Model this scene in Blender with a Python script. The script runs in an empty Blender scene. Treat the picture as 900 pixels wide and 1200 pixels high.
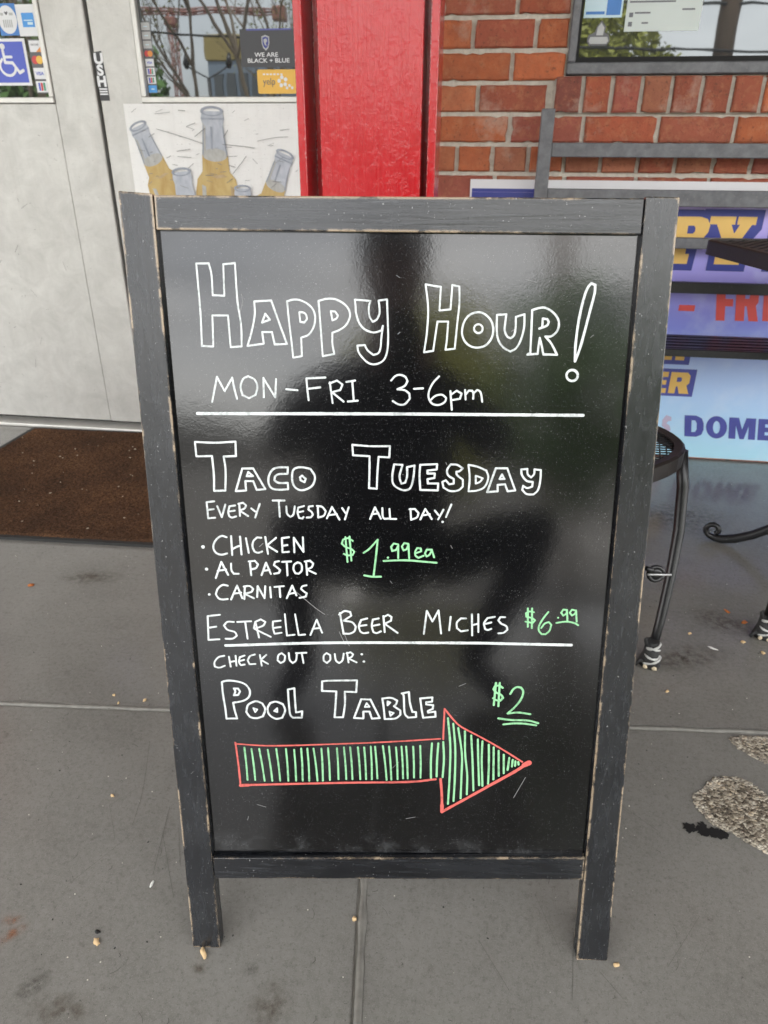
import bpy, bmesh, math, random
from mathutils import Vector, Matrix, noise as mnoise

SC = bpy.context.scene
COL = SC.collection
R = math.radians
random.seed(11)

# ------------------------------------------------------------------ camera
cam_d = bpy.data.cameras.new('camera')
cam = bpy.data.objects.new('camera', cam_d); COL.objects.link(cam)
cam_d.sensor_fit = 'VERTICAL'; cam_d.sensor_height = 36.0; cam_d.lens = 24.96
cam_d.clip_start = 0.02; cam_d.clip_end = 500
RT = Vector((0.99014, 0.13995, 0.00613)); DN = Vector((0.06837, -0.44460, -0.89312)); FW = Vector((-0.12227, 0.88473, -0.44978))
CAM = Vector((0, 0, 0.96468))
mw = Matrix(((RT.x, -DN.x, -FW.x), (RT.y, -DN.y, -FW.y), (RT.z, -DN.z, -FW.z))).to_4x4()
mw.translation = CAM
cam.matrix_world = mw
cam_d.dof.use_dof = True; cam_d.dof.focus_distance = 0.86; cam_d.dof.aperture_fstop = 11
SC.camera = cam

# ------------------------------------------------------------------ sky, sun, exposure
SUN_EL, SUN_AZ = 67.0, 0.0        # the sun stands behind the building: the walk lies in open shade
world = bpy.data.worlds.new('World'); SC.world = world; world.use_nodes = True
wn = world.node_tree.nodes; wl = world.node_tree.links
bg = wn['Background']; sky = wn.new('ShaderNodeTexSky'); sky.sky_type = 'NISHITA'; sky.sun_disc = False
sky.sun_elevation = R(SUN_EL); sky.sun_rotation = R(SUN_AZ); sky.dust_density = 3.0; sky.air_density = 1.0; sky.ozone_density = 1.0
# thin white cloud veil over the blue
wtc = wn.new('ShaderNodeTexCoord'); wno = wn.new('ShaderNodeTexNoise'); wno.inputs['Scale'].default_value = 2.6; wno.inputs['Detail'].default_value = 7
wmp = wn.new('ShaderNodeMapping'); wmp.inputs['Scale'].default_value = (1, 1, 2.6)
wra = wn.new('ShaderNodeValToRGB'); wra.color_ramp.elements[0].position = .42; wra.color_ramp.elements[1].position = .72
wra.color_ramp.elements[0].color = (.50, .50, .50, 1); wra.color_ramp.elements[1].color = (.97, .97, .97, 1)
wmx = wn.new('ShaderNodeMix'); wmx.data_type = 'RGBA'; wmx.inputs[7].default_value = (15.0, 14.7, 14.2, 1)
wl.new(wtc.outputs['Generated'], wmp.inputs[0]); wl.new(wmp.outputs[0], wno.inputs['Vector']); wl.new(wno.outputs[0], wra.inputs[0])
wl.new(wra.outputs[0], wmx.inputs[0]); wl.new(sky.outputs[0], wmx.inputs[6]); wl.new(wmx.outputs[2], bg.inputs[0])
bg.inputs[1].default_value = 0.14
sun_d = bpy.data.lights.new('sun', 'SUN'); sun_d.energy = 4.5; sun_d.angle = R(1.5); sun_d.color = (1, .95, .87)
sun = bpy.data.objects.new('sun', sun_d); COL.objects.link(sun)
az = R(SUN_AZ)
sdir = Vector((math.sin(az) * math.cos(R(SUN_EL)), math.cos(az) * math.cos(R(SUN_EL)), math.sin(R(SUN_EL))))
sun.rotation_euler = sdir.to_track_quat('Z', 'Y').to_euler(); sun.location = (0, 20, 30)
SC.view_settings.view_transform = 'Standard'; SC.view_settings.look = 'None'; SC.view_settings.gamma = 1
SC.view_settings.exposure = 1.85
SC.cycles.max_bounces = 6; SC.cycles.diffuse_bounces = 4; SC.cycles.glossy_bounces = 4; SC.cycles.use_denoising = True

# ------------------------------------------------------------------ helpers
ROOTM = {}
def tag(o, label=None, cat=None, group=None, kind=None):
    if label: o['label'] = label
    if cat: o['category'] = cat
    if group: o['group'] = group
    if kind: o['kind'] = kind
    return o
def thing(name, label, cat, loc=(0, 0, 0), rotz=0, group=None):
    o = bpy.data.objects.new(name, None); COL.objects.link(o)
    o.empty_display_size = .1; o.location = loc; o.rotation_euler = (0, 0, rotz)
    ROOTM[o.name] = Matrix.Translation(Vector(loc)) @ Matrix.Rotation(rotz, 4, 'Z')
    return tag(o, label, cat, group)
def copy_tree(o, parent=None):
    c = o.copy(); COL.objects.link(c); c.parent = parent
    for ch in list(o.children): copy_tree(ch, c)
    return c
class MB:
    """collects shapes and links them as ONE mesh object"""
    def __init__(s): s.b = bmesh.new(); s.col = None
    def box(s, c, d, rot=None, bev=0, seg=1):
        m = Matrix.Translation(Vector(c)) @ (rot.to_4x4() if rot else Matrix()) @ Matrix.Diagonal((d[0], d[1], d[2], 1))
        r = bmesh.ops.create_cube(s.b, size=1, matrix=m)
        if bev:
            es = list({e for v in r['verts'] for e in v.link_edges})
            bmesh.ops.bevel(s.b, geom=es, offset=bev, segments=seg, affect='EDGES', profile=.5)
        return s
    def span(s, x0, x1, y0, y1, z0, z1, bev=0, seg=1):
        return s.box(((x0+x1)/2, (y0+y1)/2, (z0+z1)/2), (abs(x1-x0), abs(y1-y0), abs(z1-z0)), None, bev, seg)
    def prism(s, poly, f, a, b, bev=0, seg=1):
        """poly of (u,v); f(u,v,n)->point; extruded from n=a to n=b (b is the front)"""
        n = len(poly)
        lo = [s.b.verts.new(f(u, v, a)) for u, v in poly]; hi = [s.b.verts.new(f(u, v, b)) for u, v in poly]
        fs = [s.b.faces.new(hi), s.b.faces.new(lo[::-1])]
        for i in range(n): fs.append(s.b.faces.new((lo[i], lo[(i+1) % n], hi[(i+1) % n], hi[i])))
        if bev:
            es = list({e for q in fs for e in q.edges})
            bmesh.ops.bevel(s.b, geom=es, offset=bev, segments=seg, affect='EDGES', profile=.5)
        return s
    def tube(s, pts, rad, seg=8, cap=True, flat=1.0):
        pts = [Vector(p) for p in pts]; n = len(pts); rings = []
        t0 = (pts[1]-pts[0]).normalized(); up = Vector((0, 0, 1)) if abs(t0.z) < .9 else Vector((1, 0, 0))
        nx = t0.cross(up).normalized()
        for i, p in enumerate(pts):
            t = (pts[min(i+1, n-1)]-pts[max(i-1, 0)]).normalized()
            nx = (nx - t*nx.dot(t)).normalized(); ny = t.cross(nx)
            r = rad[i] if isinstance(rad, (list, tuple)) else rad
            rings.append([s.b.verts.new(p + nx*r*math.cos(2*math.pi*k/seg) + ny*r*flat*math.sin(2*math.pi*k/seg)) for k in range(seg)])
        for a, b in zip(rings, rings[1:]):
            for k in range(seg): s.b.faces.new((a[k], a[(k+1) % seg], b[(k+1) % seg], b[k])).smooth = True
        if cap: s.b.faces.new(rings[0][::-1]); s.b.faces.new(rings[-1])
        return s
    def face(s, pts):
        return s.b.faces.new([s.b.verts.new(Vector(p)) for p in pts])
    def blob(s, c, r, sub=2, jit=.2, sc=(1, 1, 1), rot=None, seed=0):
        q = bmesh.ops.create_icosphere(s.b, subdivisions=sub, radius=1)
        for v in q['verts']:
            k = 1 + jit*mnoise.noise(v.co*1.7 + Vector((seed*3.1, seed*1.7, 0)))
            p = Vector((v.co.x*sc[0], v.co.y*sc[1], v.co.z*sc[2]))*(r*k)
            v.co = (rot @ p if rot else p) + Vector(c)
        for fc in {f for v in q['verts'] for f in v.link_faces}: fc.smooth = True
        return s
    def build(s, name, m, parent=None, recalc=True, label=None):
        if recalc: bmesh.ops.recalc_face_normals(s.b, faces=s.b.faces[:])
        if parent is not None:
            p = parent
            while p.parent: p = p.parent
            s.b.transform(ROOTM[p.name].inverted())
        me = bpy.data.meshes.new(name); s.b.to_mesh(me); s.b.free()
        return link(name, me, m, parent, label)
def link(name, me, m, parent=None, label=None):
    for q in (m if isinstance(m, (list, tuple)) else [m]): me.materials.append(q)
    o = bpy.data.objects.new(name, me); COL.objects.link(o)
    if parent is not None: o.parent = parent
    if label: o['label'] = label
    return o
def curve_mesh(cu):
    t = bpy.data.objects.new('t', cu); COL.objects.link(t)
    dg = bpy.context.evaluated_depsgraph_get()
    me = bpy.data.meshes.new_from_object(t.evaluated_get(dg))
    bpy.data.objects.remove(t); bpy.data.curves.remove(cu)
    me.materials.clear()
    return me
def place(me, f, parent):
    M = Matrix()
    p = parent
    while p is not None and p.parent: p = p.parent
    if p is not None: M = ROOTM[p.name].inverted()
    for v in me.vertices: v.co = M @ Vector(f(v.co.x, v.co.y))
    return me
def shape(name, loops, f, m, parent, offset=0.0, label=None):
    """flat filled print made of outlines (inner loops are holes)"""
    cu = bpy.data.curves.new('c', 'CURVE'); cu.dimensions = '2D'; cu.fill_mode = 'BOTH'; cu.offset = offset
    for lp in loops:
        sp = cu.splines.new('POLY'); sp.points.add(len(lp)-1); sp.use_cyclic_u = True
        for q, p in zip(sp.points, lp): q.co = (p[0], p[1], 0, 1)
    return link(name, place(curve_mesh(cu), f, parent), m, parent, label)
def words(name, txt, x, z, h, f, m, parent, bold=0.0, sx=1.0, align='LEFT', label=None, rot=0):
    cu = bpy.data.curves.new('c', 'FONT'); cu.body = txt; cu.size = 1; cu.fill_mode = 'FRONT'; cu.align_x = align; cu.offset = bold
    me = curve_mesh(cu); k = h/.73
    ca, sa = math.cos(rot), math.sin(rot)
    return link(name, place(me, lambda a, b: f(x + (a*ca*sx - b*sa)*k, z + (a*sa*sx + b*ca)*k), parent), m, parent, label)
def circle(cx, cz, r, n=28, rz=None):
    return [(cx + r*math.cos(2*math.pi*i/n), cz + (rz or r)*math.sin(2*math.pi*i/n)) for i in range(n)]
def rrect(x0, x1, z0, z1, r, n=4):
    o = []
    for cx, cz, a in ((x1-r, z0+r, -90), (x1-r, z1-r, 0), (x0+r, z1-r, 90), (x0+r, z0+r, 180)):
        for i in range(n+1): o.append((cx + r*math.cos(R(a+90*i/n)), cz + r*math.sin(R(a+90*i/n))))
    return o
def rect(x0, x1, z0, z1): return [(x0, z0), (x1, z0), (x1, z1), (x0, z1)]
def smooth_run(P, step):
    """Catmull-Rom through P (2-D), densified"""
    if len(P) == 2:
        return [P[0], P[1]]
    out = []
    for i in range(len(P)-1):
        p0 = P[i-1] if i else P[i]*2-P[i+1]; p1, p2 = P[i], P[i+1]; p3 = P[i+2] if i+2 < len(P) else P[i+1]*2-P[i]
        n = max(2, int((p2-p1).length/step))
        for k in range(n):
            t = k/n
            out.append(.5*((2*p1)+(p2-p0)*t+(2*p0-5*p1+4*p2-p3)*t*t+(3*p1-p0-3*p2+p3)*t**3))
    out.append(P[-1]); return out
def runs_of(P, closed, lim=48):
    """split a polyline at its sharp corners"""
    n = len(P)
    def turn(a, b, c):
        u, v = b-a, c-b
        return math.degrees(abs(u.angle(v, 0)))
    if closed:
        corners = [i for i in range(n) if turn(P[i-1], P[i], P[(i+1) % n]) > lim]
        if not corners:
            return [P + [P[0]]], True
        o = []
        for a, b in zip(corners, corners[1:] + [corners[0]+n]):
            o.append([P[i % n] for i in range(a, b+1)])
        return o, False
    o = [[P[0]]]
    for i in range(1, n):
        o[-1].append(P[i])
        if i < n-1 and turn(P[i-1], P[i], P[i+1]) > lim: o.append([P[i]])
    return o, False
def ribbons(mb, strokes, f, base, step=.002, cyc=10):
    """pen strokes as flat ribbons with round ends; f(u,v,n)"""
    idx = 0
    for w, P, closed in strokes:
        runs, ring = runs_of(P, closed)
        for r in runs:
            q = smooth_run(r, step)
            if ring:
                ext = [r[-2]] + r + [r[1]]
                q = smooth_run(ext, step); 
                # drop the helper ends
                a = min(range(len(q)//2), key=lambda i: (q[i]-r[0]).length); b = max(range(len(q)//2, len(q)), key=lambda i: -(q[i]-r[0]).length)
                q = q[a:b+1]
            # remove doubles
            z = [q[0]]
            for p in q[1:]:
                if (p-z[-1]).length > 1e-5: z.append(p)
            if len(z) < 2: z.append(z[0] + Vector((1e-4, 0)))
            n = len(z); h = base + (idx % cyc)*2.2e-5; idx += 1
            L = []; Rr = []
            for i, p in enumerate(z):
                t = (z[min(i+1, n-1)]-z[max(i-1, 0)]).normalized(); nn = Vector((-t.y, t.x))
                hw = w/2*(1 + .13*mnoise.noise(Vector((p.x*120, p.y*120, idx*.7))))
                L.append((p + nn*hw)); Rr.append((p - nn*hw))
            def cap(p, d, hw):
                a0 = math.atan2(d.y, d.x)
                return [Vector((p.x+hw*math.cos(a0+math.pi/2-math.pi*k/6), p.y+hw*math.sin(a0+math.pi/2-math.pi*k/6))) for k in range(1, 6)]
            V = lambda p: mb.b.verts.new(f(p.x, p.y, h))
            lv = [V(p) for p in L]; rv = [V(p) for p in Rr]
            for i in range(n-1): mb.b.faces.new((lv[i], rv[i], rv[i+1], lv[i+1]))
            if not ring:
                hw = (L[-1]-Rr[-1]).length/2
                c = [V(p) for p in cap(z[-1], (z[-1]-z[-2]).normalized(), hw)]; mb.b.faces.new([lv[-1], rv[-1]] + c[::-1])
                hw = (L[0]-Rr[0]).length/2
                c = [V(p) for p in cap(z[0], (z[0]-z[1]).normalized(), hw)]; mb.b.faces.new([rv[0], lv[0]] + c[::-1])
    return mb

# ------------------------------------------------------------------ materials
def new_mat(name):
    m = bpy.data.materials.new(name); m.use_nodes = True
    nt = m.node_tree; return m, nt, nt.nodes['Principled BSDF']
class NT:
    def __init__(s, nt): s.nt = nt
    def n(s, t, **kw):
        q = s.nt.nodes.new(t)
        for k, v in kw.items():
            if k.startswith('i_'): q.inputs[int(k[2:]) if k[2:].isdigit() else k[2:].replace('_', ' ')].default_value = v
            else: setattr(q, k, v)
        return q
    def l(s, a, b): s.nt.links.new(a, b)
    def coord(s, scale=(1, 1, 1), rot=(0, 0, 0)):
        c = s.n('ShaderNodeTexCoord'); m = s.n('ShaderNodeMapping'); m.inputs['Scale'].default_value = scale; m.inputs['Rotation'].default_value = rot
        s.l(c.outputs['Object'], m.inputs[0]); return m.outputs[0]
    def noise(s, vec, scale, detail=4, rough=.55, dist=0):
        q = s.n('ShaderNodeTexNoise'); q.inputs['Scale'].default_value = scale; q.inputs['Detail'].default_value = detail
        q.inputs['Roughness'].default_value = rough; q.inputs['Distortion'].default_value = dist; s.l(vec, q.inputs['Vector']); return q.outputs[0]
    def ramp(s, v, *stops):
        q = s.n('ShaderNodeValToRGB'); e = q.color_ramp.elements
        while len(e) < len(stops): e.new(.5)
        for k, (p, c) in zip(e, stops): k.position = p; k.color = c if len(c) == 4 else (*c, 1)
        s.l(v, q.inputs[0]); return q.outputs[0]
    def val(s, v, a, b): return s.ramp(v, (a, (0, 0, 0)), (b, (1, 1, 1)))
    def mix(s, fac, a, b, blend='MIX'):
        q = s.n('ShaderNodeMix', data_type='RGBA', blend_type=blend)
        for sock, v in ((q.inputs[0], fac), (q.inputs[6], a), (q.inputs[7], b)):
            if hasattr(v, 'is_output') or hasattr(v, 'links'): s.l(v, sock)
            elif isinstance(v, (int, float)): sock.default_value = v
            else: sock.default_value = (*v, 1) if len(v) == 3 else v
        return q.outputs[2]
    def math(s, op, a, b=0.0, c=None):
        q = s.n('ShaderNodeMath', operation=op)
        for i, v in enumerate((a, b, c)):
            if v is None: continue
            if hasattr(v, 'links'): s.l(v, q.inputs[i])
            else: q.inputs[i].default_value = v
        return q.outputs[0]
    def bump(s, h, strength, dist=.002, normal=None):
        q = s.n('ShaderNodeBump'); q.inputs['Strength'].default_value = strength; q.inputs['Distance'].default_value = dist
        s.l(h, q.inputs['Height'])
        if normal is not None: s.l(normal, q.inputs['Normal'])
        return q.outputs[0]
    def edge(s, radius):
        """0 on flats, >0 near edges of the geometry"""
        b = s.n('ShaderNodeBevel', samples=4); b.inputs[0].default_value = radius; g = s.n('ShaderNodeNewGeometry')
        d = s.n('ShaderNodeVectorMath', operation='DOT_PRODUCT'); s.l(b.outputs[0], d.inputs[0]); s.l(g.outputs['True Normal'], d.inputs[1])
        return s.math('SUBTRACT', 1.0, d.outputs['Value'])
def simple(name, c, rough=.5, metal=0, var=.12, scale=20, bump=0, bscale=60, spec=.5, bdist=.001):
    m, nt, p = new_mat(name); T = NT(nt); co = T.coord()
    n = T.noise(co, scale, 5)
    T.l(T.mix(n, tuple(x*(1-var) for x in c), tuple(min(1, x*(1+var)) for x in c)), p.inputs['Base Color'])
    p.inputs['Roughness'].default_value = rough; p.inputs['Metallic'].default_value = metal; p.inputs['Specular IOR Level'].default_value = spec
    if bump: T.l(T.bump(T.noise(co, bscale, 4), bump, bdist), p.inputs['Normal'])
    return m
MAT = {}
def black_wood(name, grain):
    """black painted wood worn down to bare timber along its edges"""
    m, nt, p = new_mat(name); T = NT(nt); co = T.coord(); cg = T.coord(grain)
    g = T.noise(cg, 9, 6, .65, .6); n1 = T.noise(co, 14, 5); n2 = T.noise(co, 75, 4, .6); n3 = T.noise(co, 320, 3)
    paint = T.mix(T.val(g, .35, .7), (.0055, .0060, .0075), (.013, .0145, .018))
    gl = T.noise(cg, 22, 4, .6); paint = T.mix(T.math('MULTIPLY', T.val(gl, .60, .70), .6), paint, (.040, .043, .048))
    dusty = T.val(n1, .45, .8); paint = T.mix(T.math('MULTIPLY', dusty, .22), paint, (.060, .063, .066))
    fleck = T.val(n3, .69, .73); paint = T.mix(T.math('MULTIPLY', fleck, .6), paint, (.42, .42, .42))
    n4 = T.noise(co, 130, 5, .8); n5 = T.noise(co, 10, 3); chip = T.math('MULTIPLY', T.val(n4, .66, .70), T.val(n5, .48, .60)); paint = T.mix(T.math('MULTIPLY', chip, .7), paint, (.36, .36, .36))
    sx = T.n('ShaderNodeSeparateXYZ'); tc = T.n('ShaderNodeTexCoord'); T.l(tc.outputs['Object'], sx.inputs[0])
    ends = T.math('ADD', T.val(sx.outputs['Z'], .86, .93), T.val(T.math('MULTIPLY', sx.outputs['Z'], -1.0), -.035, -.004))
    e = T.edge(.0042)
    e2 = T.math('ADD', T.math('MULTIPLY', e, 1.9), T.math('MULTIPLY', T.math('SUBTRACT', n2, .5), 2.6))
    e2 = T.math('ADD', e2, T.math('MULTIPLY', T.math('SUBTRACT', n1, .5), 5.0))
    e2 = T.math('ADD', e2, T.math('MULTIPLY', ends, .38))
    worn = T.math('MULTIPLY', T.val(e2, .42, .52), T.val(e, .012, .045))
    wood = T.mix(g, (.42, .29, .17), (.66, .54, .40))
    T.l(T.mix(worn, paint, wood), p.inputs['Base Color'])
    p.inputs['IOR'].default_value = 1.56
    T.l(T.math('ADD', T.math('MULTIPLY', g, .20), .16), p.inputs['Roughness'])
    h = T.math('ADD', T.math('MULTIPLY', g, .8), T.math('MULTIPLY', n2, .25))
    T.l(T.bump(h, .42, .0011), p.inputs['Normal'])
    return m
MAT['wood_v'] = black_wood('black_paint_vertical', (14, 14, .9))
MAT['wood_h'] = black_wood('black_paint_horizontal', (.9, 14, 14))
def board_mat():
    m, nt, p = new_mat('glossy_chalkboard'); T = NT(nt); co = T.coord()
    n1 = T.noise(co, 5, 4); n2 = T.noise(co, 430, 2, .6); n3 = T.noise(co, 900, 2); n4 = T.noise(co, 60, 5)
    c = T.mix(T.val(n1, .3, .75), (.0030, .0030, .0034), (.0055, .0055, .0062))
    fleck = T.math('MULTIPLY', T.val(n3, .66, .74), T.val(n4, .3, .6))
    c = T.mix(T.math('MULTIPLY', fleck, .34), c, (.5, .5, .5))
    # wiped chalk haze along the lower edge
    sx = T.n('ShaderNodeSeparateXYZ'); tc = T.n('ShaderNodeTexCoord'); T.l(tc.outputs['Object'], sx.inputs[0])
    low = T.math('MULTIPLY', T.val(T.math('ADD', T.math('MULTIPLY', sx.outputs['Z'], -1.0), .182), 0, .022), T.val(T.noise(co, 22, 6, .7), .50, .72))
    c = T.mix(T.math('MULTIPLY', low, .10), c, (.5, .52, .54))
    T.l(c, p.inputs['Base Color'])
    T.l(T.math('ADD', T.math('MULTIPLY', n1, .05), .075), p.inputs['Roughness'])
    p.inputs['IOR'].default_value = 1.66
    h = T.math('ADD', T.math('MULTIPLY', n2, .35), T.math('MULTIPLY', T.noise(co, 120, 3), .65))
    T.l(T.bump(h, .075, .0009), p.inputs['Normal'])
    return m
MAT['board'] = board_mat()
def chalk(name, c):
    m, nt, p = new_mat(name); T = NT(nt); co = T.coord()
    n1 = T.noise(co, 210, 3, .7); n2 = T.noise(co, 900, 2); n3 = T.noise(co, 24, 3)
    k = T.math('ADD', T.math('MULTIPLY', n1, .7), T.math('MULTIPLY', n3, .5))
    q = T.mix(T.val(k, .44, .60), tuple(x*.62 for x in c), c)
    q = T.mix(T.math('MULTIPLY', T.val(n2, .60, .70), .55), q, tuple(x*.35 for x in c))
    T.l(q, p.inputs['Base Color']); p.inputs['Roughness'].default_value = .65
    return m
MAT['chalk_white'] = chalk('white_chalk_marker', (.66, .70, .695))
MAT['chalk_green'] = chalk('green_chalk_marker', (.29, .62, .33))
MAT['chalk_red'] = chalk('red_chalk_marker', (.66, .13, .11))
def floor_mat():
    m, nt, p = new_mat('painted_concrete'); T = NT(nt); co = T.coord()
    n0 = T.noise(co, .9, 4); n1 = T.noise(co, 6, 6, .62); n2 = T.noise(co, 55, 5, .6); n3 = T.noise(co, 420, 3); n4 = T.noise(co, 260, 4, .7); n5 = T.noise(co, 95, 6, .75)
    c = T.mix(T.val(n1, .3, .72), (.160, .154, .139), (.217, .210, .192))
    c = T.mix(T.math('MULTIPLY', T.val(n0, .42, .7), .4), c, (.115, .108, .094))
    c = T.mix(T.math('MULTIPLY', T.val(n2, .58, .72), .35), c, (.085, .077, .064))
    c = T.mix(T.math('MULTIPLY', T.val(n4, .61, .68), .6), c, (.045, .04, .034))
    c = T.mix(T.math('MULTIPLY', T.val(n3, .68, .74), .5), c, (.36, .35, .32))
    c = T.mix(T.math('MULTIPLY', T.val(n5, .35, .65), .34), c, (.28, .272, .255)); n6 = T.noise(co, 150, 5, .8); c = T.mix(T.math('MULTIPLY', T.val(n6, .52, .68), .42), c, (.075, .070, .060)); n7 = T.noise(co, 620, 2); c = T.mix(T.math('MULTIPLY', T.val(n7, .56, .68), .35), c, (.32, .31, .29))
    T.l(c, p.inputs['Base Color'])
    T.l(T.math('ADD', T.math('MULTIPLY', n1, .14), .07), p.inputs['Roughness'])
    p.inputs['Specular IOR Level'].default_value = .5
    h = T.math('ADD', T.math('MULTIPLY', n2, .5), T.math('MULTIPLY', n1, 1.2)); h = T.math('ADD', h, T.math('MULTIPLY', n3, .12))
    T.l(T.bump(h, .13, .0026), p.inputs['Normal'])
    return m
MAT['floor'] = floor_mat()
MAT['sealant'] = simple('joint_sealant', (.20, .19, .165), .7, var=.75, scale=26, bump=.5, bscale=90, bdist=.003)
MAT['stain'] = simple('tar', (.008, .008, .008), .55, var=.3, scale=200, bump=.6, bscale=300)
def aggregate():
    m, nt, p = new_mat('exposed_aggregate'); T = NT(nt); co = T.coord()
    v = T.n('ShaderNodeTexVoronoi'); v.inputs['Scale'].default_value = 210; T.l(co, v.inputs['Vector'])
    sp = T.n('ShaderNodeSeparateColor'); T.l(v.outputs['Color'], sp.inputs[0])
    c = T.ramp(sp.outputs[0], (0, (.09, .075, .055)), (.3, (.24, .20, .15)), (.55, (.46, .41, .32)), (.85, (.66, .62, .53)), (1, (.56, .34, .14)))
    c = T.mix(T.val(T.noise(co, 30, 4), .42, .68), c, (.10, .08, .06), 'MULTIPLY')
    c2 = T.mix(.55, c, T.ramp(sp.outputs[0], (0, (.07, .055, .04)), (.35, (.20, .165, .12)), (.62, (.42, .36, .27)), (1, (.62, .57, .47))))
    rim = T.n('ShaderNodeVertexColor'); rim.layer_name = 'rim'
    c2 = T.mix(T.math('MULTIPLY', T.val(T.math('ADD', T.math('MULTIPLY', rim.outputs[0], .8), T.math('MULTIPLY', T.noise(co, 40, 4), .5)), .42, .85), .7), T.mix(.22, c2, (.10, .085, .06)), T.mix(.30, c2, (.70, .66, .56)))
    T.l(c2, p.inputs['Base Color']); p.inputs['Roughness'].default_value = .85
    T.l(T.bump(T.math('SUBTRACT', 1.0, T.math('MULTIPLY', v.outputs['Distance'], 1.0)), .9, .004), p.inputs['Normal'])
    return m
MAT['aggregate'] = aggregate()
def door_metal(name, c0, c1, metal=.35):
    m, nt, p = new_mat(name); T = NT(nt); co = T.coord(); cs = T.coord((60, 60, 2.0))
    n1 = T.noise(co, 11, 7, .7, .5); n2 = T.noise(co, 28, 5, .6); st = T.noise(cs, 3, 5); n3 = T.noise(co, 160, 3); dr = T.noise(T.coord((9, 9, .8)), 2.4, 4)
    c = T.mix(T.val(n1, .3, .72), c0, c1)
    c = T.mix(T.math('MULTIPLY', T.val(st, .5, .8), .12), c, tuple(x*.72 for x in c0))
    c = T.mix(T.math('MULTIPLY', T.val(n3, .70, .73), .5), c, (.18, .17, .16)); n6 = T.noise(T.coord((5, 5, 90)), 6, 4, .7); c = T.mix(T.math('MULTIPLY', T.val(n6, .60, .68), .22), c, (.26, .25, .24))
    c = T.mix(T.math('MULTIPLY', T.val(dr, .56, .72), .12), c, (.36, .30, .28))
    T.l(c, p.inputs['Base Color']); p.inputs['Metallic'].default_value = metal
    T.l(T.math('ADD', T.math('MULTIPLY', n2, .3), .28), p.inputs['Roughness'])
    T.l(T.bump(T.math('ADD', n2, T.math('MULTIPLY', st, .3)), .09, .0012), p.inputs['Normal'])
    return m
MAT['door'] = door_metal('scuffed_aluminium', (.42, .41, .39), (.57, .56, .535))
MAT['bead'] = simple('glazing_bead', (.60, .59, .56), .45, .5, .15, 30)
MAT['gap'] = simple('rubber_gasket', (.008, .008, .008), .8)
def glass_mat(name, fac, tint):
    m, nt, p = new_mat(name); T = NT(nt); co = T.coord()
    p.inputs['Base Color'].default_value = (*tint, 1); p.inputs['Roughness'].default_value = .35; p.inputs['Specular IOR Level'].default_value = 0
    g = T.n('ShaderNodeBsdfGlossy'); g.inputs['Roughness'].default_value = .015; g.inputs['Color'].default_value = (.86, .93, .98, 1)
    T.l(T.bump(T.noise(co, 5, 2), .06, .004), g.inputs['Normal'])
    x = T.n('ShaderNodeMixShader'); x.inputs[0].default_value = fac
    T.l(p.outputs[0], x.inputs[1]); T.l(g.outputs[0], x.inputs[2]); T.l(x.outputs[0], nt.nodes['Material Output'].inputs[0])
    return m
MAT['glass'] = glass_mat('door_glass', .10, (.022, .022, .021))
MAT['glass2'] = glass_mat('window_glass', .095, (.03, .032, .034))
def brick_mat():
    m, nt, p = new_mat('fired_brick'); T = NT(nt); co = T.coord()
    a = T.n('ShaderNodeVertexColor'); a.layer_name = 'brick_tone'
    n1 = T.noise(co, 16, 6, .6); n2 = T.noise(co, 95, 5, .65); n3 = T.noise(co, 7, 5, .7)
    n4 = T.noise(co, 38, 6, .75); n5 = T.noise(co, 210, 3)
    c = T.mix(T.math('MULTIPLY', T.val(n1, .35, .7), .55), a.outputs[0], (.20, .060, .036))
    c = T.mix(T.math('MULTIPLY', T.val(n4, .50, .66), .45), c, (.46, .20, .10))
    c = T.mix(T.math('MULTIPLY', T.val(n2, .58, .68), .6), c, (.09, .04, .028))
    c = T.mix(T.math('MULTIPLY', T.val(n3, .56, .70), .5), c, (.48, .36, .29))
    c = T.mix(T.math('MULTIPLY', T.val(n5, .66, .72), .6), c, (.05, .03, .025))
    T.l(c, p.inputs['Base Color']); p.inputs['Roughness'].default_value = .85
    T.l(T.bump(T.math('ADD', T.math('ADD', n2, n4), T.math('MULTIPLY', n5, .5)), .9, .0035), p.inputs['Normal'])
    return m
MAT['brick'] = brick_mat()
MAT['mortar'] = simple('mortar', (.54, .50, .43), .95, var=.38, scale=45, bump=1.0, bscale=110, bdist=.006)
def red_paint():
    m, nt, p = new_mat('red_gloss_paint'); T = NT(nt); co = T.coord(); cg = T.coord((70, 70, 2.2))
    st = T.noise(cg, 2.2, 5, .6); n1 = T.noise(co, 55, 5, .6); n2 = T.noise(co, 130, 3); n3 = T.noise(co, 30, 4)
    c = T.mix(n3, (.40, .006, .010), (.52, .010, .016))
    e = T.edge(.004)
    k = T.math('ADD', T.math('MULTIPLY', e, 2.2), T.math('MULTIPLY', T.math('SUBTRACT', n1, .5), 2.4))
    worn = T.math('MULTIPLY', T.val(k, .46, .52), T.val(e, .02, .06))
    c = T.mix(worn, c, T.mix(T.val(n2, .45, .55), (.02, .018, .018), (.55, .5, .46)))
    T.l(c, p.inputs['Base Color']); p.inputs['Roughness'].default_value = .13
    h = T.math('ADD', T.math('MULTIPLY', st, .9), T.math('MULTIPLY', T.val(n1, .5, .8), .35)); h = T.math('ADD', h, T.math('MULTIPLY', n2, .15))
    T.l(T.bump(h, .62, .0020), p.inputs['Normal'])
    return m
MAT['red'] = red_paint()
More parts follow.
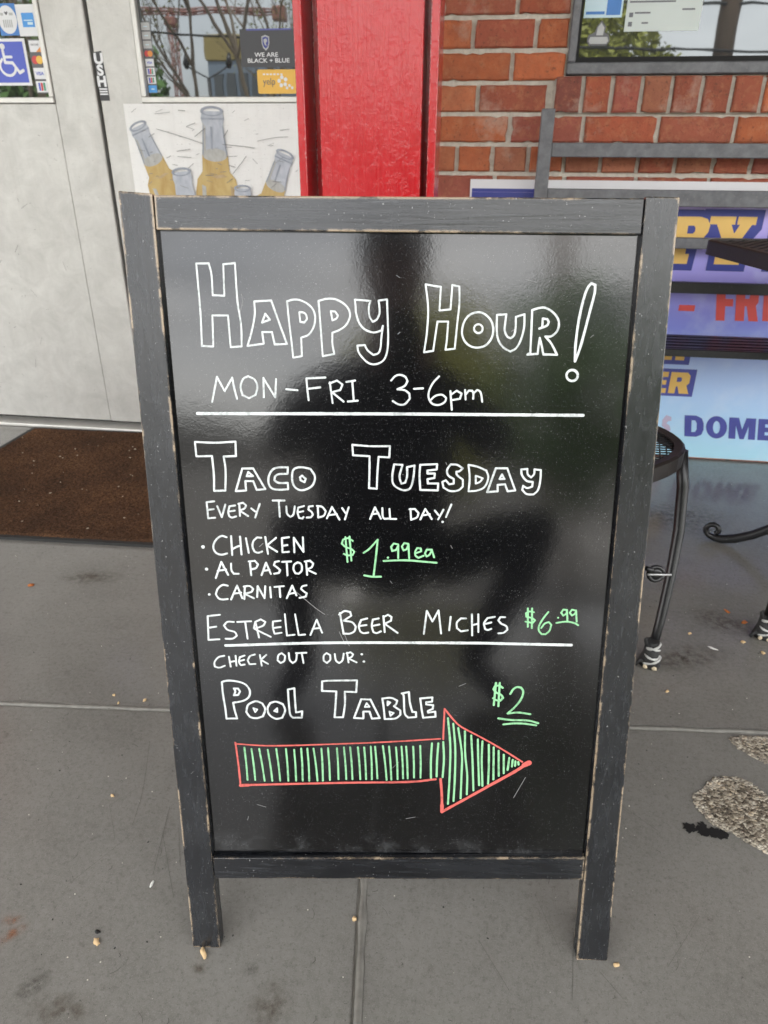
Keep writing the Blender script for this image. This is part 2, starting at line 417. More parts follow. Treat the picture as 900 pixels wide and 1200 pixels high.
def iron(name, c, rough=.42, wear=.3):
    m, nt, p = new_mat(name); T = NT(nt); co = T.coord()
    n1 = T.noise(co, 35, 5, .6); n2 = T.noise(co, 170, 4)
    k = T.mix(T.val(n1, .35, .75), tuple(x*.75 for x in c), tuple(x*1.35 for x in c))
    k = T.mix(T.math('MULTIPLY', T.val(n2, .62, .72), wear), k, (.30, .29, .28))
    T.l(k, p.inputs['Base Color']); p.inputs['Roughness'].default_value = rough
    T.l(T.bump(n2, .3, .001), p.inputs['Normal'])
    return m
MAT['iron_grey'] = iron('weathered_grey_metal', (.125, .127, .137), .45)
MAT['iron_black'] = iron('black_iron', (.011, .011, .012), .34, .12)
MAT['iron_brown'] = iron('brown_black_iron', (.013, .0095, .0075), .42, .04)
def banner_mat():
    """printed vinyl: violet above fading to pale cyan below, with soft printed clouds"""
    m, nt, p = new_mat('printed_vinyl'); T = NT(nt)
    tc = T.n('ShaderNodeTexCoord'); sx = T.n('ShaderNodeSeparateXYZ'); T.l(tc.outputs['Object'], sx.inputs[0])
    n = T.noise(tc.outputs['Object'], 3.4, 4); n2 = T.noise(tc.outputs['Object'], 9, 4)
    z = T.math('ADD', sx.outputs['Z'], T.math('MULTIPLY', T.math('SUBTRACT', n, .5), .10))
    c = T.ramp(z, (0, (.42, .72, .86)), (.14, (.44, .66, .90)), (.33, (.42, .55, .86)), (.47, (.24, .27, .74)), (.60, (.33, .29, .70)), (.70, (.36, .33, .78)), (.80, (.46, .37, .74)), (.9, (.40, .28, .58)))
    c = T.mix(T.math('MULTIPLY', T.val(n2, .48, .75), .35), c, (.72, .78, .92))
    T.l(c, p.inputs['Base Color']); p.inputs['Roughness'].default_value = .38
    return m
MAT['banner'] = banner_mat()
MAT['b_white'] = simple('print_white', (.68, .67, .69), .4, var=.04)
MAT['b_navy'] = simple('print_navy', (.035, .045, .25), .4, var=.1)
MAT['b_yellow'] = simple('print_yellow', (.72, .46, .13), .4, var=.06)
MAT['b_red'] = simple('print_red', (.68, .09, .08), .4, var=.08)
MAT['b_text'] = simple('print_indigo', (.075, .085, .33), .4, var=.25, scale=12)
MAT['b_pink'] = simple('print_mauve', (.48, .42, .56), .4, var=.15, scale=30)
def mat_carpet():
    m, nt, p = new_mat('brown_mat_pile'); T = NT(nt); co = T.coord()
    n1 = T.noise(co, 4.5, 4); n2 = T.noise(co, 190, 4, .8); n3 = T.noise(co, 420, 2)
    c = T.mix(T.val(n1, .35, .68), (.115, .060, .035), (.25, .125, .062))
    c = T.mix(T.val(n2, .40, .66), tuple(x*.42 for x in (.10, .056, .034)), c)
    c = T.mix(T.math('MULTIPLY', T.val(n3, .66, .74), .45), c, (.30, .20, .12))
    T.l(c, p.inputs['Base Color']); p.inputs['Roughness'].default_value = .95; p.inputs['Specular IOR Level'].default_value = .1
    T.l(T.bump(n2, 1.0, .006), p.inputs['Normal'])
    return m
MAT['pile'] = mat_carpet()
MAT['rubber'] = simple('black_rubber', (.022, .022, .022), .7, var=.3, scale=60)
# ================================================================== THE SETTING
D = 2.504                                                       # plane of the shop front
def st(o): return tag(o, kind='structure')
# --- painted concrete walk, cast in slabs with a sealed joint between them
E1 = Vector((math.cos(R(5.35)), math.sin(R(5.35)))); P0 = Vector((-.167, 1.026)); E2 = Vector((-math.sin(R(5.35)), math.cos(R(5.35)))); E3 = Vector((.126, -.992)).normalized()
mb = MB(); G = .0056
def slab(a, b, c, d):
    q = [a, b, c, d]; cx = sum(q, Vector((0, 0)))/4; out = []
    # inset every side by G
    for i in range(4):
        p0, p1, p2 = q[i-1], q[i], q[(i+1) % 4]
        d1 = (p1-p0).normalized(); d2 = (p2-p1).normalized(); n1 = Vector((-d1.y, d1.x)); n2 = Vector((-d2.y, d2.x))
        k = (n1+n2)/(1+n1.dot(n2)); out.append(p1 + k*G)
    n = 4
    lo = [mb.b.verts.new((p.x, p.y, -.10)) for p in out]; hi = [mb.b.verts.new((p.x, p.y, 0)) for p in out]
    top = mb.b.faces.new(hi)
    for i in range(n): mb.b.faces.new((lo[i], lo[(i+1) % n], hi[(i+1) % n], hi[i]))
    bmesh.ops.bevel(mb.b, geom=list(top.edges), offset=.003, segments=2, affect='EDGES', profile=.5)
for i in range(-6, 6):
    a, b = P0 + E1*(1.52*i), P0 + E1*(1.52*(i+1))
    slab(a + E3*2.75, b + E3*2.75, b, a)
    s0 = 0
    if i % 2 == 0: b = b + E1*1.52; slab(a, b, b + E2*2.3, a + E2*2.3)
st(mb.build('floor', MAT['floor']))
mb = MB(); mb.span(-9, 9, -1.7, 3.2, -.12, -.0026)
st(mb.build('joint_filler', MAT['sealant']))
def bead(p, d, L, off, r):
    mb = MB(); P = []; nn = Vector((-d.y, d.x)); n = int(L/.012)
    for i in range(n+1):
        q = p + d*(L*i/n) + nn*(off + .0012*mnoise.noise(Vector((i*.21, off*90, 0))))
        P.append((q.x, q.y, -.0022 + .0009*mnoise.noise(Vector((i*.17, 5, off*50)))))
    mb.tube(P, [r*(1+.35*mnoise.noise(Vector((i*.31, 9, 0)))) for i in range(n+1)], 8); st(mb.build('joint_bead', MAT['bead_seal']))
MAT['bead_seal'] = simple('bead_sealant', (.175, .168, .15), .55, var=.5, scale=60, bump=.4, bscale=200)
bead(P0 - E1*2.2, E1, 4.6, .0014, .0050); bead(P0, E3, .9, .0026, .0058)
asph = simple('worn_pavement', (.12, .118, .112), .9, var=.3, scale=8, bump=.6, bscale=120)
mb = MB(); mb.face([(-150, -200, -.14), (150, -200, -.14), (150, 60, -.14), (-150, 60, -.14)])
st(mb.build('parking_lot', asph))
mb = MB(); mb.span(-9, 9, -1.86, -1.703, -.139, -.002, .015, 2)
st(mb.build('kerb', simple('kerb_concrete', (.34, .33, .31), .85, bump=.5)))
wline = simple('road_marking_paint', (.72, .72, .70), .7, var=.15)
mb = MB()
for k in range(-4, 6): mb.span(k*2.7-.05, k*2.7+.05, -7.2, -2.3, -.138, -.135)
st(mb.build('parking_lines', wline))
# --- places where the floor paint has broken away
def ragged(poly, amp, n=7):
    o = []
    for i, p in enumerate(poly):
        q = poly[(i+1) % len(poly)]
        for k in range(n):
            t = k/n; x = p[0]+(q[0]-p[0])*t; y = p[1]+(q[1]-p[1])*t
            a = mnoise.noise(Vector((x*260, y*260, 3)))*amp; b = mnoise.noise(Vector((x*260, y*260, 9)))*amp
            o.append((x+a, y+b))
    return o
def patch(name, poly, m, pebble=0.0, z=.0022, fine=.0042):
    poly = ragged(poly, .0058, 10)
    cu = [Vector((x, y)) for x, y in poly]
    from mathutils.geometry import delaunay_2d_cdt
    xs = [p.x for p in cu]; ys = [p.y for p in cu]; pts = list(cu); ed = [(i, (i+1) % len(cu)) for i in range(len(cu))]
    def inside(x, y):
        c = False; j = len(cu)-1
        for i in range(len(cu)):
            if (cu[i].y > y) != (cu[j].y > y) and x < (cu[j].x-cu[i].x)*(y-cu[i].y)/(cu[j].y-cu[i].y)+cu[i].x: c = not c
            j = i
        return c
    x = min(xs)
    while x < max(xs):
        y = min(ys)
        while y < max(ys):
            px_, py_ = x+random.uniform(-.3, .3)*fine, y+random.uniform(-.3, .3)*fine
            if inside(px_, py_): pts.append(Vector((px_, py_)))
            y += fine
        x += fine
    vs, es, fs, *_ = delaunay_2d_cdt(pts, ed, [], 1, 1e-6)
    nb = len(cu); me = bpy.data.meshes.new(name)
    vv = []
    for i, v in enumerate(vs):
        h = z if i < nb else z + pebble*abs(mnoise.noise(Vector((v.x*230, v.y*230, 0)))) + pebble*.6*random.random()
        vv.append((v.x, v.y, h))
    me.from_pydata(vv, [], fs)
    ca = me.color_attributes.new('rim', 'FLOAT_COLOR', 'POINT')
    for i, v in enumerate(vs):
        dd = min((v-p).length for p in cu[::3]) if i >= nb else 0; t = max(0, 1-dd/.017); ca.data[i].color = (t, t, t, 1)
    bm = bmesh.new(); bm.from_mesh(me); bmesh.ops.recalc_face_normals(bm, faces=bm.faces[:])
    if sum(f.normal.z for f in bm.faces) < 0: bmesh.ops.reverse_faces(bm, faces=bm.faces[:])
    for f in bm.faces: f.smooth = True
    bm.to_mesh(me); bm.free()
    return st(link(name, me, m))
patch('bare_concrete_patch', [(.402, .921), (.421, .938), (.446, .965), (.469, .972), (.494, .974), (.509, .965), (.523, .944), (.542, .928), (.547, .895), (.526, .831), (.506, .819), (.487, .82), (.472, .831), (.456, .842), (.445, .853), (.425, .86), (.415, .871), (.405, .891), (.399, .905)], MAT['aggregate'], .0026, .0012)
patch('bare_concrete_patch', [(.50, 1.069), (.529, 1.078), (.578, 1.084), (.62, 1.086), (.60, 1.0), (.55, 1.014), (.537, 1.021), (.52, 1.033), (.506, 1.048)], MAT['aggregate'], .0024, .0012)
patch('tar_stain', [(.373, .859), (.380, .864), (.388, .862), (.391, .853), (.4, .866), (.406, .868), (.412, .86), (.427, .857), (.443, .851), (.439, .84), (.42, .838), (.407, .840), (.395, .842), (.391, .849), (.384, .843), (.378, .842), (.373, .848)], MAT['stain'], .0004, .0012)
def stain_mat(name, c, dens, scale):
    m, nt, p = new_mat(name); T = NT(nt); co = T.coord()
    p.inputs['Base Color'].default_value = (*c, 1); p.inputs['Roughness'].default_value = .6
    tr = T.n('ShaderNodeBsdfTransparent'); x = T.n('ShaderNodeMixShader')
    u = T.n('ShaderNodeVertexColor'); u.layer_name = 'thick'
    k = T.math('MULTIPLY', u.outputs[0], T.val(T.noise(co, scale, 5, .65), .38, .68)); T.l(T.math('MULTIPLY', k, dens), x.inputs[0])
    T.l(tr.outputs[0], x.inputs[1]); T.l(p.outputs[0], x.inputs[2]); T.l(x.outputs[0], nt.nodes['Material Output'].inputs[0])
    return m
def soft_stain(name, c, r, m, rz=1.0, rot=0):
    """a thin film on the floor, thickest in its middle"""
    me = bpy.data.meshes.new(name); vs = [(c[0], c[1], .0009)]; rings = 7; n = 26; fs = []
    for k in range(1, rings+1):
        for i in range(n):
            a = 2*math.pi*i/n; q = r*k/rings*(1+.22*mnoise.noise(Vector((math.cos(a)*1.4, math.sin(a)*1.4, c[0]*9))))
            u, v = q*math.cos(a), q*rz*math.sin(a)
            vs.append((c[0]+u*math.cos(rot)-v*math.sin(rot), c[1]+u*math.sin(rot)+v*math.cos(rot), .0009))
    for i in range(n): fs.append((0, 1+i, 1+(i+1) % n))
    for k in range(rings-1):
        for i in range(n): fs.append((1+k*n+i, 1+(k+1)*n+i, 1+(k+1)*n+(i+1) % n, 1+k*n+(i+1) % n))
    me.from_pydata(vs, [], fs); ca = me.color_attributes.new('thick', 'FLOAT_COLOR', 'POINT')
    for i in range(len(vs)):
        k = 0 if i == 0 else (i-1)//n+1; t = max(0, 1-k/rings); ca.data[i].color = (t, t, t, 1)
    return st(link(name, me, m))
oil = stain_mat('old_grime', (.045, .036, .026), .8, 90); rust = stain_mat('rust_mark', (.30, .10, .03), .8, 70)
brownish = stain_mat('brown_grime', (.085, .060, .036), .75, 60)
for c, r, m, rz, ro in [((-.209, .499), .034, brownish, 1.1, .3), ((-.247, .537), .013, oil, .9, 0), ((-.528, .469), .016, oil, .8, 0), ((-.518, .481), .020, oil, .9, 1), ((-.314, .529), .014, brownish, .7, .2), ((-.47, .455), .05, brownish, .5, .1), ((-.587, .536), .024, rust, .5, .8), ((-.60, .555), .018, rust, .6, .3), ((.204, .676), .05, brownish, .6, 1.2), ((.60, 1.45), .10, brownish, .5, -.5), ((.47, 1.30), .12, brownish, .4, .4), ((.62, 2.0), .2, brownish, .6, .2), ((-.95, 1.42), .10, brownish, .4, .1)]:
    soft_stain('floor_stain', c, r, m, rz, ro)
# --- scratches in the paint
scr = simple('scratched_paint', (.075, .07, .06), .7, var=.4, scale=90)
mb = MB(); S = []
for a in [[(-.556, .905), (-.52, .80), (-.505, .73)], [(-.47, .88), (-.56, .76), (-.52, .70)], [(-.52, .87), (-.44, .90)], [(-.46, .77), (-.435, .65)], [(-.55, .62), (-.50, .71)], [(-.43, .735), (-.40, .67)], [(-.45, .72), (-.39, .62)], [(-.37, .72), (-.34, .70)], [(-.36, .58), (-.32, .62)],
          [(.20, .70), (.23, .64)], [(.13, .70), (.16, .62)], [(.30, .62), (.36, .70)], [(.33, .61), (.36, .66)], [(.26, .9), (.33, .84)], [(.05, .62), (.09, .56)], [(.17, .56), (.18, .65)], [(.21, .60), (.235, .57)],
          [(-.86, 1.30), (-.80, 1.36), (-.72, 1.37)], [(-.8, 1.22), (-.69, 1.30)], [(-.75, 1.12), (-.63, 1.16)], [(-.66, 1.05), (-.6, 1.12)], [(-.9, 1.15), (-.84, 1.05)], [(.42, 1.2), (.5, 1.26)], [(.4, 1.12), (.46, 1.15), (.55, 1.14)]]:
    S.append((random.uniform(.00025, .0005), [Vector(p) for p in a], False))
for i in range(160):
    x, y = random.uniform(-.75, .5), random.uniform(.45, 1.5); a = random.uniform(0, 6.28); l = random.choice([.003, .005, .008, .014])
    S.append((random.uniform(.0005, .0012), [Vector((x, y)), Vector((x+l*.5*math.cos(a)+.002, y+l*.5*math.sin(a))), Vector((x+l*math.cos(a), y+l*math.sin(a)))], False))
ribbons(mb, S, lambda u, v, n: Vector((u, v, n)), .0005, .01)
st(mb.build('floor_scratches', scr))

# ================================================================== SHOP FRONT
def wf(off): return lambda x, z: Vector((x, D-off, z))
# --- brick wall
tones = [(.40, .10, .050), (.33, .085, .048), (.45, .145, .065), (.31, .085, .060), (.42, .12, .07), (.37, .10, .055), (.24, .072, .055), (.42, .16, .09), (.47, .13, .05)]
wall = thing('brick_wall', 'red brick wall of the bar with pale mortar, right of the red column', 'wall', (1.5, D, 0))
mb = MB(); cl = mb.b.loops.layers.float_color.new('brick_tone')
def brick(x0, x1, z0, z1, proud=0.0, depth=.05):
    if x1-x0 < .028: return
    t = random.choice(tones); k = random.uniform(.82, 1.15); t = tuple(c*k for c in t)
    j = lambda s: random.uniform(-s, s); c = .0045; y = D-.012-proud+j(.002)
    def loop(q, yy, amp):
        o = []; n = [max(2, int((x1-x0)/.017)), 4, max(2, int((x1-x0)/.017)), 4]; K = [(x0+q, z0+q), (x1-q, z0+q), (x1-q, z1-q), (x0+q, z1-q)]
        for s_ in range(4):
            (ax_, az_), (bx_, bz_) = K[s_], K[(s_+1) % 4]
            for i in range(n[s_]):
                t_ = i/n[s_]; chip = .005 if random.random() < .05 else 0
                o.append(mb.b.verts.new((ax_+(bx_-ax_)*t_+j(amp)+(chip if s_ == 3 else -chip if s_ == 1 else 0), yy, az_+(bz_-az_)*t_+j(amp)+(chip if s_ == 0 else -chip if s_ == 2 else 0))))
        return o
    F = loop(c, y, .0011); M_ = loop(0, y+c, .0009); B = loop(-.001, y+depth, 0); n = len(F)
    fs = [mb.b.faces.new(F)]
    for i in range(n):
        fs.append(mb.b.faces.new((F[i], M_[i], M_[(i+1) % n], F[(i+1) % n]))); fs.append(mb.b.faces.new((M_[i], B[i], B[(i+1) % n], M_[(i+1) % n])))
    for q in fs:
        for l in q.loops: l[cl] = (*t, 1)
J = .0125; PITCH = .0817; WX0, WX1, WZ0, WZ1 = .187, 1.62, 1.177, 2.25
joints = {0: (.0, .215), -1: (.095-.215, .215), 1: (-.012, .110), 2: (.035, .2185), 3: (-.0675, .2085), 4: (.028, .216), 5: (-.091, .182), 6: (.032, .215)}
def row(k, z0, z1, x_lo, x_hi):
    ph, pt = joints.get(k, ((.03 if k % 2 else -.08), .215))
    n0 = math.floor((x_lo-ph)/pt)
    for i in range(n0, n0+int((x_hi-x_lo)/pt)+3):
        a, b = max(x_lo, ph+i*pt)+J/2, min(x_hi, ph+(i+1)*pt)-J/2
        segs = [(a, b)]
        if z1 > 1.075+.01 and z0 < WZ1:
            lo = .155 if z0 < WZ0-.02 else WX0-.002
            segs = []
            if a < lo: segs.append((a, min(b, lo-.004)))
            hi = 1.66 if z0 < WZ0-.02 else WX1+.002
            if b > hi: segs.append((max(a, hi+.004), b))
        for p, q in segs: brick(p, q, z0+J/2, z1-J/2)
ROWS = {}
for k in range(-11, 22):
    z0 = .913+(k-1)*PITCH
    row(k, z0, z0+PITCH, -.30, 4.2)
    row(k+50, z0, z0+PITCH, -6.0, -2.24)
x = .155
while x < 1.66:
    brick(x+.0065, x+.084-.0065, 1.076+.004, 1.172, .014); x += .084
mb.build('bricks', MAT['brick'], wall)
mb = MB()
for a, b, c, d in [(-.30, WX0, -.05, 2.72), (WX1, 4.2, -.05, 2.72), (WX0, WX1, -.05, 1.175), (WX0, WX1, WZ1, 2.72), (-6, -2.24, -.05, 2.72)]: mb.span(a, b, D, D+.2, c, d)
mb.span(.157, 1.655, D-.012, D-.001, 1.078, 1.168)
mb.build('mortar_bed', MAT['mortar'], wall)
up = thing('upper_storey', 'plain rendered upper wall of the bar above the canopy', 'wall', (0, D+.1, 2.95))
mb = MB(); mb.span(-9, 9, D-.05, D+4, 2.95, 4.3); mb.build('wall_face', simple('render', (.42, .39, .34), .9, bump=.4), up)

# --- window in the brick wall
win = thing('window', 'dark grey framed bar window with paper notices, set in the brick wall above the bench', 'window', (.9, D, 1.18))
fm = MAT['iron_grey']; mb = MB()
mb.span(WX0, WX1, D-.022, D+.05, WZ0, WZ0+.030, .003).span(WX0, WX1, D-.022, D+.05, WZ1-.03, WZ1, .003).span(WX0, WX0+.022, D-.022, D+.05, WZ0+.0302, WZ1-.0302, .003).span(WX1-.022, WX1, D-.022, D+.05, WZ0+.0302, WZ1-.0302, .003)
mb.build('frame', fm, win)
mb = MB(); mb.span(WX0+.0225, WX1-.0225, D-.008, D+.045, WZ0+.0305, WZ0+.044).span(WX0+.0225, WX0+.030, D-.008, D+.045, WZ0+.0442, WZ1-.031)
mb.build('gasket', MAT['gap'], win)
mb = MB(); mb.span(WX0+.0305, WX1-.0225, D+.012, D+.018, WZ0+.0445, WZ1-.031)
pane = mb.build('pane', MAT['glass2'], win)
paper = simple('notice_paper', (.62, .68, .66), .6, var=.06, scale=6); ink = simple('notice_ink', (.16, .17, .19), .6)
fwin = wf(-.0105); fwin2 = wf(-.0098)
n1 = shape('notice', [rect(.338, .543, 1.284, 1.60)], fwin, paper, win, label='white paper notice taped inside the window')
L = []
for zz, a, b in [(1.352, .345, .47), (1.360, .36, .475), (1.326, .362, .405), (1.302, .384, .402), (1.333, .49, .525)]: L.append(rect(a, b, zz, zz+.004))
for zz in (1.318, 1.296): L.append(rect(.347, .358, zz, zz+.011))
shape('notice_print', L, fwin2, ink, n1)
blue = simple('sticker_blue', (.05, .20, .55), .45, var=.1); pale = simple('sticker_pale_blue', (.55, .72, .80), .45, var=.08)
b1 = shape('window_sticker', [rect(.221, .327, 1.318, 1.43)], fwin, pale, win, label='pale blue printed sticker with a dark blue corner square')
shape('sticker_square', [rect(.283, .322, 1.324, 1.368)], fwin2, blue, b1)
shape('sticker_line', [rect(.226, .278, 1.326, 1.333)], fwin2, blue, b1)
grey = simple('sticker_grey', (.45, .46, .46), .5); dkg = simple('sticker_dark_grey', (.12, .12, .13), .5)
g1 = shape('crest_sticker', [[(.237, 1.262), (.245, 1.251), (.295, 1.251), (.302, 1.262), (.298, 1.276), (.285, 1.283), (.288, 1.296), (.274, 1.312), (.262, 1.298), (.258, 1.284), (.24, 1.276)]], fwin, dkg, win, label='small grey crest-shaped sticker low on the window')
shape('crest_face', [[(.242, 1.262), (.247, 1.255), (.293, 1.255), (.298, 1.262), (.294, 1.272), (.246, 1.272)]], fwin2, grey, g1)
shape('crest_face', [[(.262, 1.276), (.281, 1.276), (.283, 1.294), (.273, 1.306), (.264, 1.295)]], fwin2, grey, g1)

# --- double doors
def door(name, label, x0, x1, sl, sr):
    t = thing(name, label, 'door', ((x0+x1)/2, D, 0)); a = D-.045; b = D; GB = 1.121
    mb = MB(); mb.span(x0, x0+sl, a, b, .030, 2.10, .003); mb.build('stile', MAT['door'], t)
    mb = MB(); mb.span(x1-sr, x1, a, b, .030, 2.10, .003); mb.build('stile', MAT['door'], t)
    mb = MB(); mb.span(x0+sl+.0006, x1-sr-.0006, a+.001, b, 1.98, 2.0995, .003); mb.build('top_rail', MAT['door'], t)
    mb = MB(); mb.span(x0+sl+.0006, x1-sr-.0006, a+.0015, b, .031, GB-.016, .002); kp = mb.build('kick_panel', MAT['door'], t)
    mb = MB()
    mb.span(x0+sl+.0006, x1-sr-.0006, a-.008, b-.004, GB-.0155, GB+.001, .002).span(x0+sl+.0006, x0+sl+.016, a-.006, b-.004, GB+.0012, 1.979, .002).span(x1-sr-.016, x1-sr-.0006, a-.006, b-.004, GB+.0012, 1.979, .002)
    mb.build('glazing_bead', MAT['bead'], t)
    mb = MB(); mb.span(x0+sl+.0165, x1-sr-.0165, a+.014, a+.020, GB+.0015, 1.979); gp = mb.build('glass_pane', MAT['glass'], t)
    return t, kp, gp
dl, dl_k, dl_g = door('glazed_door', 'scuffed metal door at the far left with the blue wheelchair sticker on its glass', -2.13, -1.2735, .12, .143)
dr, dr_k, dr_g = door('glazed_door', 'scuffed metal door left of the red column, with printed beer bottles on its lower panel', -1.2605, -.40, .141, .10)
gf = wf(.0312); gf2 = wf(.0318); gf3 = wf(.0324)                 # just in front of the panes
white = simple('sticker_white', (.74, .75, .77), .45, var=.06); sblue = simple('access_blue', (.075, .11, .52), .45, var=.08)
a1 = shape('accessibility_sticker', [rect(-1.645, -1.492, 1.156, 1.283)], gf, white, dl, label='square blue wheelchair access sticker with a white border')
shape('sticker_field', [rect(-1.638, -1.501, 1.164, 1.275)], gf2, sblue, a1)
mb = MB(); V2 = Vector
ribbons(mb, [(.0085, [V2((-1.572, 1.252)), V2((-1.571, 1.219)), V2((-1.546, 1.218)), V2((-1.527, 1.191)), V2((-1.514, 1.197))], False),
             (.0075, [V2((-1.570, 1.234)), V2((-1.546, 1.234))], False),
             (.0075, [V2(p) for p in [(-1.580, 1.228), (-1.590, 1.214), (-1.588, 1.198), (-1.575, 1.186), (-1.558, 1.184), (-1.544, 1.192), (-1.538, 1.204)]], False)], lambda u, v, n: Vector((u, D-.0324-n, v)), 0)
sy = mb.build('wheelchair_symbol', white, a1)
shape('symbol_head', [circle(-1.571, 1.262, .0085)], gf3, white, a1)
c1 = shape('shop_sticker', [rect(-1.567, -1.5035, 1.291, 1.374)], gf, blue, dl, label='blue sticker with a white disc')
shape('sticker_disc', [circle(-1.535, 1.332, .031, 28, .037)], gf2, white, c1)
shape('sticker_heart', [[(-1.536, 1.343), (-1.530, 1.350), (-1.532, 1.354), (-1.536, 1.351), (-1.540, 1.354), (-1.542, 1.350)]], gf3, dkg, c1)
shape('sticker_print', [rect(-1.556, -1.546, 1.343, 1.350), rect(-1.527, -1.514, 1.343, 1.350)] + [rect(-1.551+i*.0065, -1.547+i*.0065, 1.312, 1.332) for i in range(5)], gf3, grey, c1)
c2 = shape('card_sticker', [rect(-1.503, -1.4345, 1.2885, 1.371)], gf, white, dl, label='white sticker with a bright blue square')
shape('sticker_square', [rect(-1.487, -1.447, 1.312, 1.349)], gf2, simple('card_blue', (.06, .30, .72), .4, var=.1), c2)
shape('sticker_print', [rect(-1.481, -1.452, 1.328, 1.331), rect(-1.470, -1.452, 1.318, 1.325)], gf3, pale, c2)
def card_strip(parent, x0, x1, z0, z1, rows):
    s_ = shape('card_strip', [rect(x0, x1, z0, z1)], gf, dkg, parent, label='vertical strip of payment card logos')
    h = (z1-z0)/len(rows); w = x1-x0
    orange = MAT.setdefault('card_orange', simple('card_orange', (.75, .28, .06), .45)); redc = MAT.setdefault('card_red', simple('card_red', (.62, .06, .06), .45)); yel = MAT.setdefault('card_yellow', simple('card_yellow', (.80, .48, .08), .45)); gr = MAT.setdefault('card_green', simple('card_green', (.08, .32, .2), .45))
    for i, kind in enumerate(rows):
        a, b = z1-(i+1)*h+h*.08, z1-i*h-h*.08; cx, cz = (x0+x1)/2, (a+b)/2; m_ = w*.06
        if kind == 'mc': 
            shape('card_logo', [circle(cx-w*.17, cz, min(w*.26, h*.36))], gf2, redc, s_); shape('card_logo', [circle(cx+w*.17, cz, min(w*.26, h*.36))], gf3, orange if w < .04 else yel, s_); continue
        base = {'visa': white, 'blue': MAT['card_blue2'], 'disc': white, 'jcb': white, 'w': grey, 'cb': white}[kind]
        q = shape('card_logo', [rect(x0+m_, x1-m_, a, b)], gf2, base, s_)
        if kind == 'visa': words('card_name', 'VISA', cx, cz-h*.13, h*.27, gf3, sblue, q, .02, 1.0, 'CENTER')
        elif kind == 'disc': shape('card_mark', [[(cx, a), (x1-m_, a), (x1-m_, cz)]], gf3, orange, q); words('card_name', 'DISCOVER', cx, cz+h*.05, h*.14, gf3, dkg, q, .01, .8, 'CENTER')
        elif kind in ('jcb', 'cb'):
            for j, mm in enumerate((sblue, redc, gr)): shape('card_mark', [rect(cx-w*.27+j*w*.19, cx-w*.12+j*w*.19, a+h*.12, b-h*.12)], gf3, mm, q)
        elif kind == 'w': shape('card_mark', [rect(cx-w*.2, cx+w*.2, cz-h*.06, cz+h*.03)], gf3, pale, q)
        else: shape('card_mark', [rect(cx-w*.15, cx+w*.2, cz-h*.1, cz+h*.05)], gf3, pale, q)
MAT['card_blue2'] = simple('card_light_blue', (.07, .33, .75), .4, var=.15)
card_strip(dl, -1.4815, -1.4375, 1.134, 1.280, ['disc', 'mc', 'visa', 'jcb'])
card_strip(dr, -1.1025, -1.0715, 1.133, 1.321, ['w', 'w', 'w', 'mc', 'visa', 'jcb', 'cb', 'blue'])
pblk = simple('poster_black', (.028, .028, .034), .35, var=.2, scale=14)
po = shape('poster', [rect(-.791, -.615, 1.2005, 1.2985)], gf, pblk, dr, label='black rectangular poster with a shield, reading WE ARE BLACK + BLUE')
shape('poster_edge', [rect(-.770, -.632, 1.2945, 1.2985)], gf2, MAT['b_text'], po)
shape('shield', [[(-.724, 1.279), (-.712, 1.283), (-.700, 1.279), (-.700, 1.262), (-.704, 1.250), (-.712, 1.243), (-.720, 1.250), (-.724, 1.262)]], gf2, grey, po)
shape('shield_field', [[(-.721, 1.276), (-.712, 1.279), (-.703, 1.276), (-.703, 1.262), (-.706, 1.253), (-.712, 1.248), (-.718, 1.253), (-.721, 1.262)]], gf3, MAT['b_navy'], po)
shape('shield_charge', [[(-.717, 1.272), (-.709, 1.274), (-.706, 1.268), (-.711, 1.262), (-.708, 1.254), (-.714, 1.258), (-.717, 1.265)]], wf(.033), grey, po)
words('poster_text', 'WE ARE', -.7115, 1.2275, .0115, gf2, white, po, .012, 1.3, 'CENTER')
words('poster_text', 'BLACK + BLUE', -.706, 1.2125, .0115, gf2, white, po, .012, 1.3, 'CENTER')
yl = simple('sticker_amber', (.78, .46, .07), .45, var=.08)
ye = shape('review_sticker', [rrect(-.7445, -.615, 1.1305, 1.1945, .006)], gf, yl, dr, label='amber rectangular review sticker')
words('sticker_word', 'yelp', -.727, 1.1545, .019, gf2, dkg, ye, .0, .92)
shape('sticker_print', [rect(-.726+i*.011, -.719+i*.011, 1.180, 1.184) for i in range(6)], gf2, white, ye)
for k in range(5):
    a = math.radians(100+k*72); cx, cz = -.665+.011*math.cos(a), 1.163+.011*math.sin(a)
    shape('sticker_burst', [circle(cx, cz, .0055, 12)], gf2, white, ye)
shape('sticker_dots', [circle(-.652+.008*i, 1.146+.006*(i % 2), .004, 10) for i in range(3)], gf2, white, ye)
# sticker on the stile
sf, sf2 = wf(.0458), wf(.0464)
us = shape('stile_sticker', [[(-1.2605, 1.243), (-1.234, 1.246), (-1.229, 1.150), (-1.229, 1.112), (-1.2605, 1.112)]], sf, pblk, dr, label='narrow black sticker with white block letters USH, one above the other')
for ch, zz in (('U', 1.214), ('S', 1.183), ('H', 1.153)): words('sticker_letter', ch, -1.2465, zz-.001, .028, sf2, white, us, .045, 1.15, 'CENTER')
shape('sticker_lines', [rect(-1.2585, -1.2315, z_, z_+.004) for z_ in (1.142, 1.135, 1.128)], sf2, white, us)
